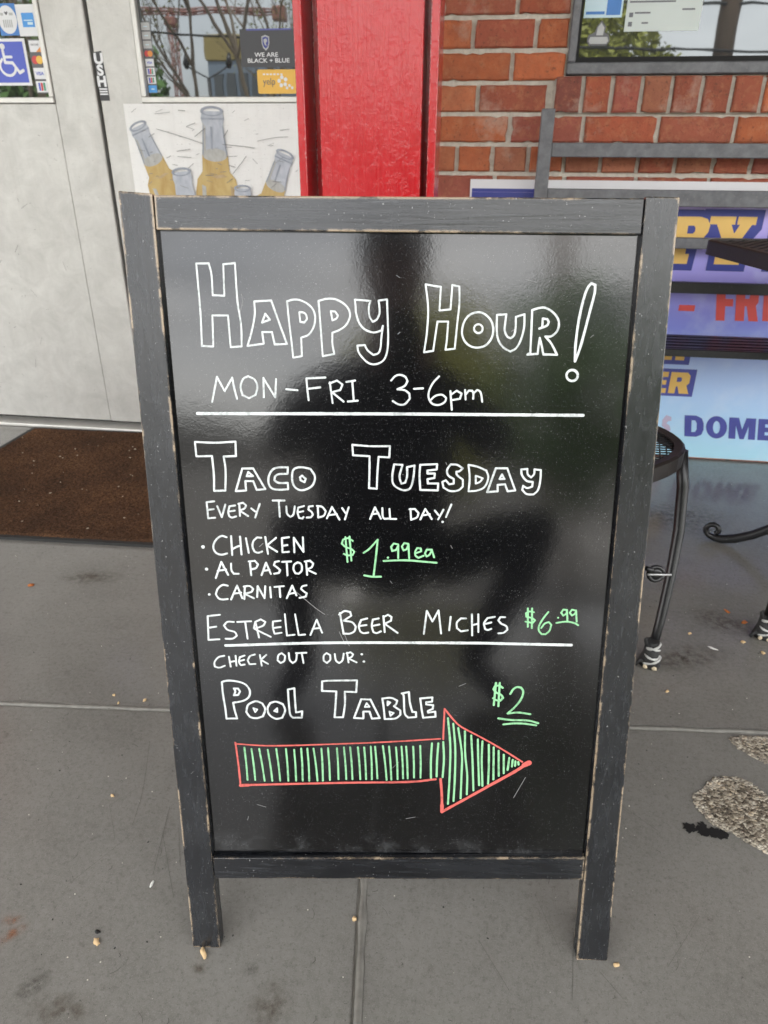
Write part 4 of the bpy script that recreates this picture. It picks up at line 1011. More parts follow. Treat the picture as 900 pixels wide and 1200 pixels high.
STROKES = {
 'happy': [
  [2.3,1,-2219,8811,-2088,8813,-2065,8698,-2063,8497,-1940,8493,-1937,8806,-1814,8819,-1804,8445,-1776,8202,-1779,7976,-1898,7967,-1910,8294,-2077,8292,-2080,8128,-2084,7972,-2207,7975,-2203,8313,-2214,8657],
  [2.4,1,-1716,7982,-1540,8008,-1553,8128,-1449,8129,-1423,8001,-1292,8008,-1377,8248,-1447,8451,-1626,8439,-1627,8297,-1672,8110],
  [2.4,1,-1551,8226,-1514,8316,-1466,8256],
  [2.3,1,-1280,8445,-1221,8461,-1150,8459,-1066,8422,-1006,8361,-986,8279,-1005,8185,-1058,8108,-1138,8075,-1135,7883,-1228,7866,-1244,8048,-1265,8251],
  [2.3,1,-1153,8334,-1144,8237,-1102,8232,-1073,8266,-1081,8310,-1113,8334],
  [2.3,1,-949,8452,-865,8474,-774,8471,-683,8427,-629,8365,-619,8296,-658,8214,-724,8163,-805,8130,-806,8016,-787,7911,-910,7886,-919,8014,-932,8230],
  [2.3,1,-820,8350,-775,8347,-746,8307,-762,8276,-804,8257],
  [2.3,1,-567,8469,-405,8458,-422,8386,-411,8299,-378,8247,-333,8275,-307,8338,-311,8412,-319,8462,-231,8475,-222,8301,-213,8087,-224,7933,-263,7849,-341,7809,-421,7821,-494,7885,-530,7942,-540,8000,-461,8007,-428,7950,-369,7906,-316,7926,-293,7984,-285,8086,-271,8206,-286,8159,-370,8138,-462,8170,-521,8235,-554,8335,-560,8409],
 ],
 'hour': [
  [2.3,1,169,8630,254,8616,328,8607,321,8371,436,8383,446,8626,519,8613,526,8434,512,8244,495,7982,398,7970,408,8072,416,8259,303,8258,286,8114,268,7957,171,7940,196,8155,201,8399],
  [2.5,1,725,8358,797,8338,860,8280,892,8196,880,8100,824,8024,742,7996,659,8011,596,8064,565,8149,583,8256,639,8330],
  [2.5,1,781,8191,775,8167,757,8150,731,8146,707,8157,692,8178,691,8203,704,8224,727,8235,753,8232,773,8215],
  [2.5,1,923,8333,1021,8340,1014,8250,1012,8181,1040,8117,1077,8098,1111,8124,1125,8194,1121,8315,1210,8343,1213,8207,1186,8078,1143,7996,1085,7960,1010,8000,952,8075,929,8180],
  [2.7,1,1267,7931,1296,7951,1292,8184,1287,8386,1354,8406,1419,8410,1498,8371,1556,8309,1575,8246,1561,8176,1505,8123,1443,8119,1511,8047,1579,7933,1435,7935,1411,8023,1385,8104,1376,7999,1375,7940],
  [2.7,1,1374,8200,1403,8215,1403,8301,1451,8296,1468,8267,1450,8230],
  [3.2,1,1774,7868,1766,8027,1775,8248,1803,8466,1838,8602,1874,8658,1917,8642,1918,8558,1887,8387,1839,8122,1809,7981],
  [3.1,1,1816,7720,1809,7689,1786,7667,1752,7662,1720,7675,1700,7702,1697,7735,1713,7762,1743,7776,1777,7772,1804,7751],
 ],
 'mon_fri': [
  [2.5,0,-2128,7380,-2061,7651,-1985,7500,-1895,7646,-1877,7525,-1853,7419],
  [2.5,1,-1721,7663,-1777,7632,-1809,7549,-1791,7460,-1721,7428,-1648,7463,-1625,7552,-1651,7626],
  [2.5,0,-1558,7440,-1556,7646,-1434,7442,-1419,7637],
  [2.5,0,-1312,7529,-1189,7521],
  [2.5,0,-884,7661,-1090,7648,-1080,7513,-1070,7415],
  [2.5,0,-1080,7537,-942,7555],
  [2.5,0,-808,7388,-837,7610],
  [2.5,0,-842,7598,-759,7630,-701,7589,-724,7530,-815,7505,-689,7406],
  [2.5,0,-658,7617,-564,7633],
  [2.5,0,-594,7625,-578,7415],
  [2.5,0,-642,7407,-535,7418],
 ],
 'hours': [
  [2.5,0,-175,7639,-133,7685,-82,7701,-23,7679,1,7634,-29,7583,-105,7547,-28,7538,24,7503,30,7447,-25,7387,-89,7384,-154,7419],
  [2.5,0,74,7554,169,7561],
  [2.5,0,338,7689,277,7621,236,7531,235,7455,276,7397,348,7385,411,7420,422,7463,375,7495,306,7482,249,7430],
  [2.5,0,466,7535,488,7336],
  [2.5,0,472,7497,534,7541,587,7511,571,7455,487,7439],
  [2.5,0,623,7550,633,7448],
  [2.5,0,630,7499,662,7543,700,7543,714,7513,714,7457],
  [2.5,0,714,7513,751,7552,782,7539,799,7502,813,7426],
 ],
 'upper_rule_line': [
  [4.0,0,-2298,7251,-294,7278,866,7288,1909,7296],
 ],
 'taco': [
  [2.7,1,-2344,6935,-2120,6930,-1891,6946,-1893,6784,-2030,6776,-2017,6617,-2031,6386,-2158,6379,-2152,6580,-2162,6779,-2337,6773],
  [2.7,1,-1911,6381,-1828,6643,-1705,6646,-1576,6410,-1674,6400,-1710,6501,-1799,6499,-1795,6391],
  [2.7,1,-1761,6605,-1711,6559,-1780,6556],
  [2.7,1,-1315,6665,-1418,6663,-1487,6636,-1532,6557,-1534,6469,-1493,6417,-1407,6407,-1318,6415,-1320,6487,-1422,6485,-1470,6514,-1463,6558,-1420,6585,-1321,6592],
  [2.7,1,-1145,6668,-1061,6652,-1014,6566,-1038,6470,-1116,6416,-1193,6409,-1252,6457,-1270,6544,-1257,6631,-1213,6663],
  [2.7,1,-1156,6572,-1117,6538,-1131,6499,-1174,6520,-1181,6554],
 ],
 'tuesday': [
  [2.6,1,-593,6932,-391,6920,-178,6924,-183,6798,-302,6802,-313,6634,-319,6438,-406,6444,-402,6632,-403,6808,-585,6815],
  [2.7,1,-129,6720,-36,6716,-66,6586,-44,6503,-1,6515,18,6588,16,6691,99,6711,87,6563,59,6458,1,6426,-69,6443,-133,6494,-147,6585],
  [2.7,1,161,6720,348,6731,345,6671,244,6657,245,6623,326,6625,322,6573,247,6558,253,6509,368,6511,365,6432,169,6434,157,6590],
  [2.6,1,634,6689,570,6727,499,6731,463,6674,473,6609,538,6566,540,6514,490,6505,450,6549,413,6530,428,6465,505,6427,594,6437,643,6482,640,6560,574,6611,565,6650,598,6655],
  [2.6,1,696,6729,797,6710,895,6668,921,6591,889,6487,810,6441,709,6428,715,6575],
  [2.6,1,782,6607,815,6597,859,6577,830,6538,786,6519],
  [2.7,1,917,6422,999,6696,1125,6698,1228,6448,1145,6436,1110,6517,1029,6507,1033,6434],
  [2.6,1,1071,6628,1101,6576,1046,6575],
  [2.6,1,1281,6688,1346,6694,1355,6633,1395,6600,1425,6639,1426,6691,1497,6684,1498,6563,1480,6458,1433,6405,1357,6409,1306,6455,1313,6502,1360,6477,1414,6496,1416,6548,1347,6560,1292,6624],
 ],
 'every': [
  [2.6,0,-2164,6258,-2251,6244,-2244,6056,-2162,6063],
  [2.6,0,-2248,6154,-2174,6165],
  [2.6,0,-2132,6201,-2086,6071,-2039,6221],
  [2.6,0,-1928,6214,-1993,6201,-2009,6132,-1999,6084,-1970,6070,-1920,6085],
  [2.6,0,-2005,6141,-1935,6153],
  [2.6,0,-1877,6090,-1879,6237],
  [2.6,0,-1888,6233,-1835,6246,-1802,6217,-1821,6181,-1879,6153,-1784,6092],
  [2.6,0,-1743,6182,-1701,6147],
  [2.6,0,-1645,6238,-1703,6075],
 ],
 'tuesday2': [
  [2.6,0,-1497,6279,-1363,6282],
  [2.6,0,-1428,6277,-1421,6090],
  [2.6,0,-1344,6214,-1337,6129,-1301,6092,-1264,6121,-1247,6216],
  [2.6,0,-1142,6222,-1207,6202,-1217,6141,-1200,6080,-1163,6075,-1150,6093],
  [2.6,0,-1217,6145,-1152,6161],
  [2.6,0,-1041,6224,-1087,6216,-1093,6181,-1057,6154,-1043,6122,-1065,6091,-1113,6086],
  [2.6,0,-986,6225,-981,6089],
  [2.6,0,-996,6225,-935,6215,-895,6166,-918,6113,-981,6089],
  [2.6,0,-883,6082,-824,6216,-740,6071],
  [2.6,0,-865,6120,-769,6134],
  [2.6,0,-708,6205,-672,6149],
  [2.6,0,-635,6216,-678,6073],
 ],
 'all': [
  [2.6,0,-391,6084,-338,6222,-269,6090],
  [2.6,0,-373,6141,-297,6151],
  [2.6,0,-254,6214,-249,6119,-230,6089,-175,6094],
  [2.6,0,-173,6206,-164,6090,-95,6090],
 ],
 'day': [
  [2.6,0,64,6211,74,6088],
  [2.6,0,53,6207,113,6211,156,6165,139,6114,74,6084],
  [2.6,0,179,6090,231,6214,307,6098],
  [2.6,0,206,6138,283,6154],
  [2.6,0,340,6197,382,6145],
  [2.6,0,435,6208,380,6094],
  [2.6,0,523,6272,467,6124],
  [3.3,0,430,6066,433,6066],
 ],
 'bullet': [
  [5.3,0,-2324,5709,-2321,5709],
  [4.5,0,-2298,5437,-2295,5437],
  [3.8,0,-2283,5121,-2280,5121],
 ],
 'chicken': [
  [2.7,0,-2043,5832,-2098,5847,-2156,5810,-2197,5745,-2198,5677,-2165,5634,-2109,5619,-2046,5636],
  [2.7,0,-1990,5847,-1987,5618],
  [2.7,0,-1887,5843,-1878,5628],
  [2.7,0,-1980,5691,-1926,5721,-1885,5734],
  [2.7,0,-1819,5825,-1794,5650],
  [2.7,0,-1642,5835,-1688,5838,-1733,5794,-1747,5725,-1726,5667,-1686,5652,-1638,5669],
  [2.7,0,-1595,5845,-1570,5641],
  [2.7,0,-1471,5838,-1580,5744,-1464,5669],
  [2.7,0,-1322,5847,-1404,5834,-1401,5664,-1326,5671],
  [2.7,0,-1402,5742,-1343,5753],
  [2.7,0,-1264,5667,-1266,5842,-1158,5675,-1162,5850],
 ],
 'al': [
  [2.7,0,-2194,5329,-2119,5530,-2046,5372],
  [2.7,0,-2166,5420,-2067,5438],
  [2.7,0,-2005,5513,-2005,5433,-1979,5388,-1922,5389],
 ],
 'pastor': [
  [2.7,0,-1775,5372,-1784,5528],
  [2.7,0,-1798,5543,-1727,5553,-1691,5510,-1717,5464,-1778,5444],
  [2.7,0,-1654,5377,-1596,5532,-1544,5394],
  [2.7,0,-1633,5432,-1557,5443],
  [2.7,0,-1445,5555,-1492,5544,-1506,5504,-1466,5475,-1435,5446,-1449,5410,-1506,5398],
  [2.7,0,-1408,5546,-1304,5554],
  [2.7,0,-1355,5547,-1350,5382],
  [2.7,1,-1229,5544,-1268,5515,-1278,5459,-1257,5410,-1219,5405,-1185,5441,-1180,5501,-1198,5536],
  [2.7,0,-1120,5393,-1130,5558],
  [2.7,0,-1145,5557,-1085,5568,-1048,5534,-1067,5488,-1124,5459,-1020,5409],
 ],
 'carnitas': [
  [2.7,0,-2058,5237,-2118,5244,-2178,5194,-2204,5127,-2174,5076,-2127,5061,-2065,5069],
  [2.7,0,-2026,5064,-1947,5240,-1893,5083],
  [2.7,0,-1994,5138,-1903,5154],
  [2.7,0,-1868,5073,-1856,5230],
  [2.7,0,-1868,5230,-1799,5239,-1758,5204,-1785,5163,-1866,5141,-1753,5086],
  [2.7,0,-1715,5103,-1704,5239,-1629,5089,-1615,5241],
  [2.7,0,-1558,5229,-1553,5101],
  [2.7,0,-1507,5234,-1397,5246],
  [2.7,0,-1448,5235,-1442,5110],
  [2.7,0,-1366,5095,-1298,5255,-1251,5134],
  [2.7,0,-1346,5146,-1266,5169],
  [2.7,0,-1131,5263,-1179,5249,-1195,5217,-1161,5185,-1129,5162,-1141,5121,-1214,5103],
 ],
 'taco_price': [
  [2.6,0,-589,5819,-645,5852,-700,5832,-714,5783,-673,5745,-608,5721,-571,5689,-589,5649,-645,5642,-692,5661],
  [2.6,0,-673,5861,-649,5563],
  [2.6,0,-626,5868,-604,5580],
  [2.7,0,-463,5677,-395,5731,-303,5840,-320,5645,-346,5397],
  [2.7,0,-454,5401,-364,5387,-261,5389],
  [3.0,0,-184,5624,-181,5624],
  [2.6,0,-68,5787,-118,5797,-148,5756,-135,5708,-92,5718,-66,5777,-65,5621],
  [2.6,0,49,5797,2,5804,-25,5764,-5,5716,31,5731,51,5789,62,5620],
  [2.6,0,134,5684,198,5711,192,5744,151,5747,130,5703,135,5655,169,5630,227,5657],
  [2.6,0,303,5732,262,5732,242,5686,261,5648,297,5674,318,5733,348,5640],
  [2.7,0,-232,5584,25,5597,248,5583,378,5574],
 ],
 'estrella': [
  [2.6,0,-2168,4866,-2316,4844,-2322,4536,-2190,4548],
  [2.6,0,-2320,4693,-2219,4712],
  [2.6,0,-2006,4778,-2082,4776,-2127,4728,-2087,4675,-2001,4647,-1977,4601,-2027,4562,-2114,4557],
  [2.6,0,-1963,4779,-1797,4792],
  [2.6,0,-1870,4781,-1849,4564],
  [2.6,0,-1711,4584,-1747,4784],
  [2.6,0,-1770,4700,-1750,4784,-1682,4818,-1629,4787,-1659,4737,-1762,4695,-1570,4595],
  [2.5,0,-1446,4808,-1538,4794,-1541,4712,-1522,4636,-1439,4652],
  [2.6,0,-1541,4710,-1448,4726],
  [2.5,0,-1394,4894,-1375,4616,-1284,4630],
  [2.5,0,-1272,4893,-1235,4626,-1159,4635],
  [2.6,0,-1094,4630,-1016,4830,-954,4664],
  [2.5,0,-1067,4712,-975,4726],
 ],
 'beer': [
  [2.7,0,-697,4655,-741,4921],
  [2.7,0,-750,4902,-687,4948,-619,4938,-606,4891,-696,4825,-597,4808,-552,4751,-570,4692,-624,4661,-688,4659],
  [2.7,0,-418,4861,-489,4840,-516,4761,-501,4693,-462,4671,-404,4680],
  [2.7,0,-511,4762,-426,4777],
  [2.7,0,-283,4864,-351,4847,-363,4765,-343,4687,-303,4675,-254,4699],
  [2.7,0,-358,4765,-273,4787],
  [2.7,0,-209,4691,-226,4895],
  [2.7,0,-220,4885,-173,4914,-131,4887,-136,4839,-210,4798,-56,4685],
 ],
 'miches': [
  [2.7,0,256,4679,283,4975,353,4841,420,4982,460,4688],
  [2.7,0,565,4904,554,4733],
  [2.7,0,747,4889,686,4888,641,4835,644,4763,693,4723,772,4739],
  [2.7,0,813,4942,828,4674],
  [2.7,0,888,4944,899,4718],
  [2.7,0,823,4805,894,4827],
  [2.7,0,1082,4918,998,4900,961,4833,976,4761,1006,4747,1048,4763],
  [2.7,0,966,4823,1044,4845],
  [2.7,0,1203,4917,1148,4916,1126,4874,1162,4834,1224,4802,1238,4757,1197,4719,1135,4709],
 ],
 'drink_price': [
  [2.6,0,1534,4986,1482,4995,1444,4972,1451,4927,1516,4912,1555,4884,1529,4851,1444,4865],
  [2.6,0,1461,5033,1476,4800],
  [2.6,0,1510,5034,1524,4785],
  [2.6,0,1702,4994,1648,4911,1607,4818,1608,4756,1643,4711,1690,4710,1734,4759,1748,4832,1717,4866,1671,4846,1634,4788],
  [2.6,0,1820,4924,1823,4924],
  [2.6,0,1917,5024,1874,5029,1852,4988,1880,4952,1915,4979,1917,5024,1932,4887],
  [2.6,0,2018,5022,1973,5029,1952,4990,1979,4956,2014,4981,2022,5022,2041,4880],
  [2.6,0,1806,4858,1914,4877,2009,4863,2064,4835],
 ],
 'lower_rule_line': [
  [4.1,0,-2119,4467,-879,4534,749,4573,1310,4576,2004,4578],
 ],
 'check': [
  [2.6,0,-2142,4331,-2213,4310,-2265,4244,-2264,4184,-2209,4171,-2142,4199],
  [2.6,0,-2086,4321,-2070,4189],
  [2.6,0,-2004,4335,-1999,4203],
  [2.6,0,-2080,4249,-2001,4268],
  [2.6,0,-1895,4342,-1955,4317,-1966,4252,-1944,4212,-1899,4222],
  [2.6,0,-1963,4264,-1903,4285],
  [2.6,0,-1769,4360,-1829,4335,-1860,4279,-1840,4226,-1768,4233],
  [2.6,0,-1709,4354,-1692,4211],
  [2.6,0,-1632,4356,-1700,4290,-1614,4237],
 ],
 'out': [
  [2.6,1,-1446,4385,-1486,4353,-1497,4288,-1461,4253,-1416,4283,-1404,4350],
  [2.6,0,-1359,4387,-1350,4299,-1314,4257,-1274,4294,-1261,4390],
  [2.6,0,-1272,4389,-1146,4398],
  [2.6,0,-1203,4391,-1183,4261],
 ],
 'our': [
  [2.6,1,-903,4399,-938,4362,-939,4296,-900,4268,-860,4312,-860,4374],
  [2.6,0,-805,4390,-791,4304,-752,4272,-712,4309,-697,4397],
  [2.6,0,-639,4282,-657,4412],
  [2.6,0,-661,4402,-615,4419,-584,4392,-603,4356,-647,4338,-542,4285],
  [3.3,0,-482,4393,-479,4393],
  [3.3,0,-456,4299,-453,4299],
 ],
 'pool': [
  [2.9,1,-2189,3977,-2127,3998,-2023,3995,-1911,3960,-1853,3880,-1861,3792,-1929,3732,-2062,3698,-2049,3600,-2022,3482,-2155,3475,-2163,3617,-2183,3812],
  [2.9,1,-2045,3894,-1992,3895,-1971,3857,-1996,3808,-2049,3801,-2029,3856],
  [3.0,1,-1780,3726,-1701,3699,-1669,3621,-1699,3522,-1779,3493,-1858,3507,-1905,3575,-1878,3674],
  [2.5,1,-1815,3631,-1766,3613,-1794,3576],
  [3.0,1,-1534,3729,-1447,3696,-1423,3609,-1461,3509,-1541,3492,-1618,3544,-1639,3632,-1605,3707],
  [2.5,1,-1519,3639,-1520,3586,-1559,3599],
  [2.9,1,-1381,3897,-1302,3918,-1297,3740,-1288,3587,-1212,3605,-1219,3516,-1328,3513,-1362,3561,-1376,3737],
 ],
 'table': [
  [2.9,1,-961,4020,-866,4032,-537,4045,-546,3887,-685,3889,-685,3718,-708,3536,-812,3533,-799,3715,-789,3890,-963,3891],
  [2.9,1,-572,3531,-485,3792,-372,3791,-256,3538,-352,3527,-383,3625,-458,3622,-457,3528],
  [2.5,1,-418,3741,-383,3691,-441,3686],
  [2.9,1,-227,3809,-120,3821,-46,3785,-58,3736,-83,3706,-4,3649,-3,3590,-63,3539,-194,3526,-208,3673],
  [2.5,1,-163,3772,-128,3757,-162,3717],
  [2.5,1,-138,3632,-86,3614,-125,3573],
  [2.9,1,9,3883,95,3905,110,3760,144,3634,188,3635,190,3566,94,3554,49,3621,32,3855],
  [2.9,1,235,3822,382,3841,380,3783,310,3773,310,3742,394,3735,392,3684,332,3653,336,3630,423,3648,428,3577,277,3559,257,3666],
 ],
 'pool_price': [
  [3.1,0,1226,3993,1181,4022,1133,4012,1116,3972,1154,3927,1212,3898,1238,3857,1208,3820,1160,3824,1118,3850],
  [3.1,0,1142,4057,1131,3757],
  [3.1,0,1187,4058,1188,3744],
  [3.1,0,1323,3914,1352,3974,1397,4009,1446,4003,1476,3950,1458,3851,1397,3750,1306,3647,1435,3664,1581,3646],
  [3.1,0,1197,3576,1360,3557,1555,3557,1686,3524],
  [3.1,0,1263,3494,1395,3512,1525,3512,1664,3493],
 ],
 'arrow_outline': [
  [2.4,0,-2060,3122,-1605,3108,-873,3152,-146,3207,498,3271],
  [2.8,0,-2059,3138,-2034,2814,-2021,2530],
  [5.0,0,-2021,2518,-1921,2527],
  [3.5,0,-1946,2527,-1374,2562,-631,2604,107,2639,458,2690],
  [2.7,0,534,3264,533,3432,536,3689,647,3546,748,3447,983,3315,1253,3155,1527,2974],
  [7.9,0,1554,2931,1610,2963],
  [4.9,0,1570,2937,1421,2818,1100,2595],
  [4.3,0,1117,2605,824,2400,553,2213],
  [5.4,0,553,2213,550,2312],
  [3.9,0,551,2282,541,2479,520,2693],
 ],
 'arrow_hatching': [
  [2.8,0,-1949,3070,-1935,2837,-1928,2602],
  [2.8,0,-1861,3056,-1841,2832,-1829,2605],
  [2.8,0,-1763,3059,-1733,2830,-1710,2597],
  [2.8,0,-1656,3051,-1630,2827,-1611,2600],
  [2.8,0,-1548,3065,-1526,2836,-1511,2604],
  [2.8,0,-1426,3069,-1413,2840,-1407,2607],
  [2.8,0,-1323,3061,-1312,2837,-1308,2610],
  [2.8,0,-1235,3080,-1225,2848,-1224,2613],
  [2.8,0,-1157,3083,-1144,2851,-1140,2616],
  [2.8,0,-1079,3085,-1053,2854,-1036,2619],
  [2.8,0,-981,3088,-970,2856,-967,2621],
  [2.8,0,-898,3096,-884,2868,-878,2636],
  [2.8,0,-786,3100,-774,2877,-769,2650],
  [2.8,0,-699,3113,-681,2885,-670,2654],
  [2.8,0,-621,3116,-602,2888,-592,2656],
  [2.8,0,-524,3119,-505,2891,-493,2659],
  [2.8,0,-446,3121,-429,2893,-419,2662],
  [2.8,0,-364,3135,-351,2901,-346,2664],
  [2.8,0,-310,3136,-290,2909,-277,2678],
  [2.8,0,-213,3150,-182,2906,-159,2659],
  [2.8,0,-136,3142,-114,2903,-100,2661],
  [2.8,0,-49,3133,-31,2905,-21,2674],
  [2.8,0,19,3146,37,2919,47,2688],
  [2.8,0,77,3148,95,2921,106,2690],
  [2.8,0,164,3151,178,2929,184,2704],
  [2.8,0,251,3164,263,2937,267,2706],
  [3.1,0,396,3204,390,2958,398,2708],
  [3.1,0,475,3206,467,2960,469,2730],
  [3.1,0,535,3227,552,2982,544,2723],
  [3.0,0,581,3562,625,3154,631,2716,625,2334],
  [3.0,0,649,3487,687,3137,698,2718,694,2376],
  [3.0,0,713,3428,772,3064,780,2759,782,2418],
  [3.0,0,797,3384,813,3066,851,2761,858,2480],
  [3.0,0,876,3330,908,2974,939,2541],
  [3.0,0,960,3277,978,2995,1007,2621],
  [3.1,0,1018,3251,1023,2977,1049,2613],
  [3.1,0,1099,3206,1114,2923,1118,2644],
  [3.1,0,1162,3171,1172,2925,1181,2710],
  [3.1,0,1225,3125,1245,2764],
  [3.1,0,1291,3071,1306,2805],
  [3.1,0,1362,3026,1352,2854],
  [3.1,0,1407,2999,1402,2903],
  [3.1,0,1441,2981,1440,2914],
  [3.1,0,1477,2972,1483,2935],
 ],
}
TXT = {}
for k_, t_ in dict(happy='tall white outlined word HAPPY', hour='tall white outlined word HOUR!', mon_fri='white words MON-FRI', hours='white hours 3-6pm', taco='white outlined word TACO', tuesday='white outlined word TUESDAY', every='small white word EVERY', tuesday2='small white word TUESDAY', all='small white word ALL', day='small white word DAY!', chicken='white word CHICKEN', al='white word AL', pastor='white word PASTOR', carnitas='white word CARNITAS', estrella='thin white word ESTRELLA', beer='white word BEER', miches='white word MICHES', check='small white word CHECK', out='small white word OUT', our='small white word OUR:', pool='white outlined word POOL', table='white outlined word TABLE').items(): TXT[k_] = ('word', 'white', t_)
for k_, t_ in dict(taco_price='green price $1.99ea', drink_price='green price $6.99', pool_price='green price $2, underlined twice').items(): TXT[k_] = ('price', 'green', t_)
TXT.update(upper_rule_line=('rule_line', 'white', None), lower_rule_line=('rule_line', 'white', None), arrow_outline=('arrow_outline', 'red', None), arrow_hatching=('arrow_hatching', 'green', None), bullet=('bullet', 'white', None))
for k_, L in [(k1, l1) for k1, L1 in STROKES.items() for l1 in ([[r1] for r1 in L1] if k1 == 'bullet' else [L1])]:
    nm, c_, lb = TXT[k_]; S = []
    for r_ in L:
        S.append((r_[0]/1000*.83, [Vector((r_[i]/10000, r_[i+1]/10000)) for i in range(2, len(r_), 2)], bool(r_[1])))
    mb = MB(); ribbons(mb, S, lambda u, v, n: bf(u, v, -.009+n), .00030, .0012)
    for fc in mb.b.faces:
        fc.normal_update()
    nrm = (bf(0, 0, 1)-bf(0, 0, 0)).normalized()
    fl = [fc for fc in mb.b.faces if fc.normal.dot(nrm) < 0]
    if fl: bmesh.ops.reverse_faces(mb.b, faces=fl)
    mb.build(nm, MAT['chalk_'+c_], pan, recalc=False, label=lb)
# faint scratches on the glossy face
mb = MB(); S = []
for a in [[(-.180, .828), (-.175, .843), (-.176, .851)], [(-.128, .52), (-.103, .498), (-.092, .49)], [(-.075, .468), (-.068, .452)], [(-.070, .468), (-.063, .450)], [(.145, .245), (.158, .275)], [(.07, .40), (.078, .404)]]:
    S.append((.0008, [Vector(p) for p in a], False))
for i in range(14):
    x, y = random.uniform(-.22, .22), random.uniform(.18, .88); a = random.uniform(0, 3.1); l = random.choice([.003, .004, .006, .012])
    S.append((random.uniform(.0004, .0008), [Vector((x, y)), Vector((x+l*math.cos(a), y+l*math.sin(a)))], False))
ribbons(mb, S, lambda u, v, n: bf(u, v, -.009+n), .00022, .01)
for fc in mb.b.faces: fc.normal_update()
bmesh.ops.reverse_faces(mb.b, faces=[fc for fc in mb.b.faces if fc.normal.dot(nrm) < 0])
tag(mb.build('scratches', simple('board_scratch', (.20, .20, .20), .6), pan, recalc=False), kind='stuff')
# the folding rear frame
HX = .9486*sT+.024; HZ = .9486*cT; RB = R(18.5); cB, sB = math.cos(RB), math.sin(RB)
def rf(u, v, n=0.0): return SM @ Vector((u, HX+(.9486*1.01-v)*sB+n*cB, HZ-(.9486*1.01-v)*cB+n*sB))
v0 = .9486*1.01-HZ/cB+.0015
worn_prism('rear_stile', [(-.2759, v0), (-.2384, v0), (-.2605, .93), (-.2949, .93)], 0, TH, MAT['wood_v'], sign, f=rf)
worn_prism('rear_stile', [(.2426, v0), (.2837, v0), (.2653, .93), (.2319, .93)], 0, TH, MAT['wood_v'], sign, f=rf)
worn_prism('rear_rail', [(-.2596, .896), (.2314, .896), (.2317, .929), (-.2600, .929)], .001, TH, MAT['wood_h'], sign, f=rf)
worn_prism('rear_rail', [(-.2412, .14), (.2402, .15), (.2401, .18), (-.2418, .17)], .001, TH, MAT['wood_h'], sign, f=rf)
mb = MB(); mb.prism([(-.2545, .172), (.2445, .182), (.2375, .900), (-.2645, .900)], rf, .008, .0135); mb.build('rear_chalkboard', MAT['board'], sign)
for s_ in (-.2, .17):
    mb = MB(); mb.tube([SM @ Vector((s_, HX-.0125, HZ-.024)), SM @ Vector((s_+.05, HX-.0125, HZ-.024))], .0035, 8); mb.build('hinge', MAT['iron_black'], sign)
# hook and eye at the side
mb = MB(); h0 = bf(.2805, .548, -.012); axs = (bf(1, 0)-bf(0, 0)); yv = (bf(0, 0, -1)-bf(0, 0, 0)); uv_ = (bf(0, 1)-bf(0, 0))
rg = [h0+axs*(.0115+.0085*math.cos(2*math.pi*i/12))+uv_*(.0085*math.sin(2*math.pi*i/12)-.001)+yv*.004 for i in range(13)]
mb.tube([h0-axs*.002+uv_*.007, h0+axs*.006+uv_*.004], .003, 6); mb.tube(rg, .0026, 7)
mb.blob(h0+axs*.0115-uv_*.001+yv*.004, .0075, 2, 0, (1, .4, 1)); hk = mb.build('hook_eye', MAT['iron_black'], sign)
mb = MB(); mb.tube([h0-axs*.001+uv_*.0006-yv*.004, h0+axs*.026+uv_*.0010-yv*.004], .0014, 6); mb.build('hook_pin', simple('bright_steel', (.45, .45, .45), .35, .7), hk)

# --- crumbs, scraps and leaf bits on the floor
cm = simple('dry_crumb', (.62, .44, .24), .85, var=.3, scale=160, bump=.5, bscale=400); om = simple('rust_leaf', (.42, .13, .03), .8, var=.35, scale=120); wm = simple('paper_scrap', (.70, .70, .66), .7, var=.1)
GC = 'food crumbs scattered on the grey floor'
def bit(name, x, y, r, sc, m, label, cat, group=None, seed=0):
    r *= .78; mb = MB(); mb.blob((x, y, r*sc[2]*.9), r, 2, .7, sc, Matrix.Rotation(seed*1.3, 3, 'Z'), seed)
    return tag(mb.build(name, m), label, cat, group)
SAME = 'tiny beige food crumb lying loose on the grey painted floor'
for i, (x, y, r) in enumerate([(-.679, 1.012, .0035), (-.612, 1.007, .0042), (-.564, .778, .0038), (.415, 1.185, .0042), (.648, 1.345, .0052), (.507, 1.395, .004), (-.66, .992, .0032), (.616, 1.379, .0052)]):
    bit('crumb', x, y, r, (1.25, .85, .7), cm, SAME, 'crumb', GC, i)
bit('crumb', -.467, .542, .0060, (.75, 1.3, .6), cm, 'largest beige crumb, on bare floor left of the sign\'s left foot', 'crumb', GC, 20)
bit('crumb', -.318, .549, .0068, (1.5, .6, .5), cm, 'curled tan crumb touching the front of the sign\'s left foot', 'crumb', GC, 21)
bit('crumb', .232, .612, .0048, (1.2, .8, .6), cm, 'yellowish crumb against the front of the sign\'s right foot', 'crumb', GC, 22)
bit('crumb', -.1245, .6245, .0042, (1, 1, .8), cm, 'crumb lying in the floor joint below the sign', 'crumb', GC, 23)
bit('crumb', .236, .738, .0055, (1.4, .7, .6), cm, 'tan crumb on the floor right of the sign\'s right leg', 'crumb', GC, 24)
bit('leaf_bit', .643, 1.458, .0085, (1.2, .8, .35), om, 'orange-brown leaf bit nearer the wrapped foot at the right edge', 'leaf bit', 'orange leaf bits on the floor', 3)
bit('leaf_bit', .616, 1.50, .0090, (1.3, .5, .3), om, 'darker orange leaf bit farther from the wrapped foot at the right edge', 'leaf bit', 'orange leaf bits on the floor', 4)
bit('leaf_bit', -1.074, 1.36, .0085, (1.2, .8, .35), om, 'orange leaf bit on the floor in front of the doormat', 'leaf bit', 'orange leaf bits on the floor', 5)
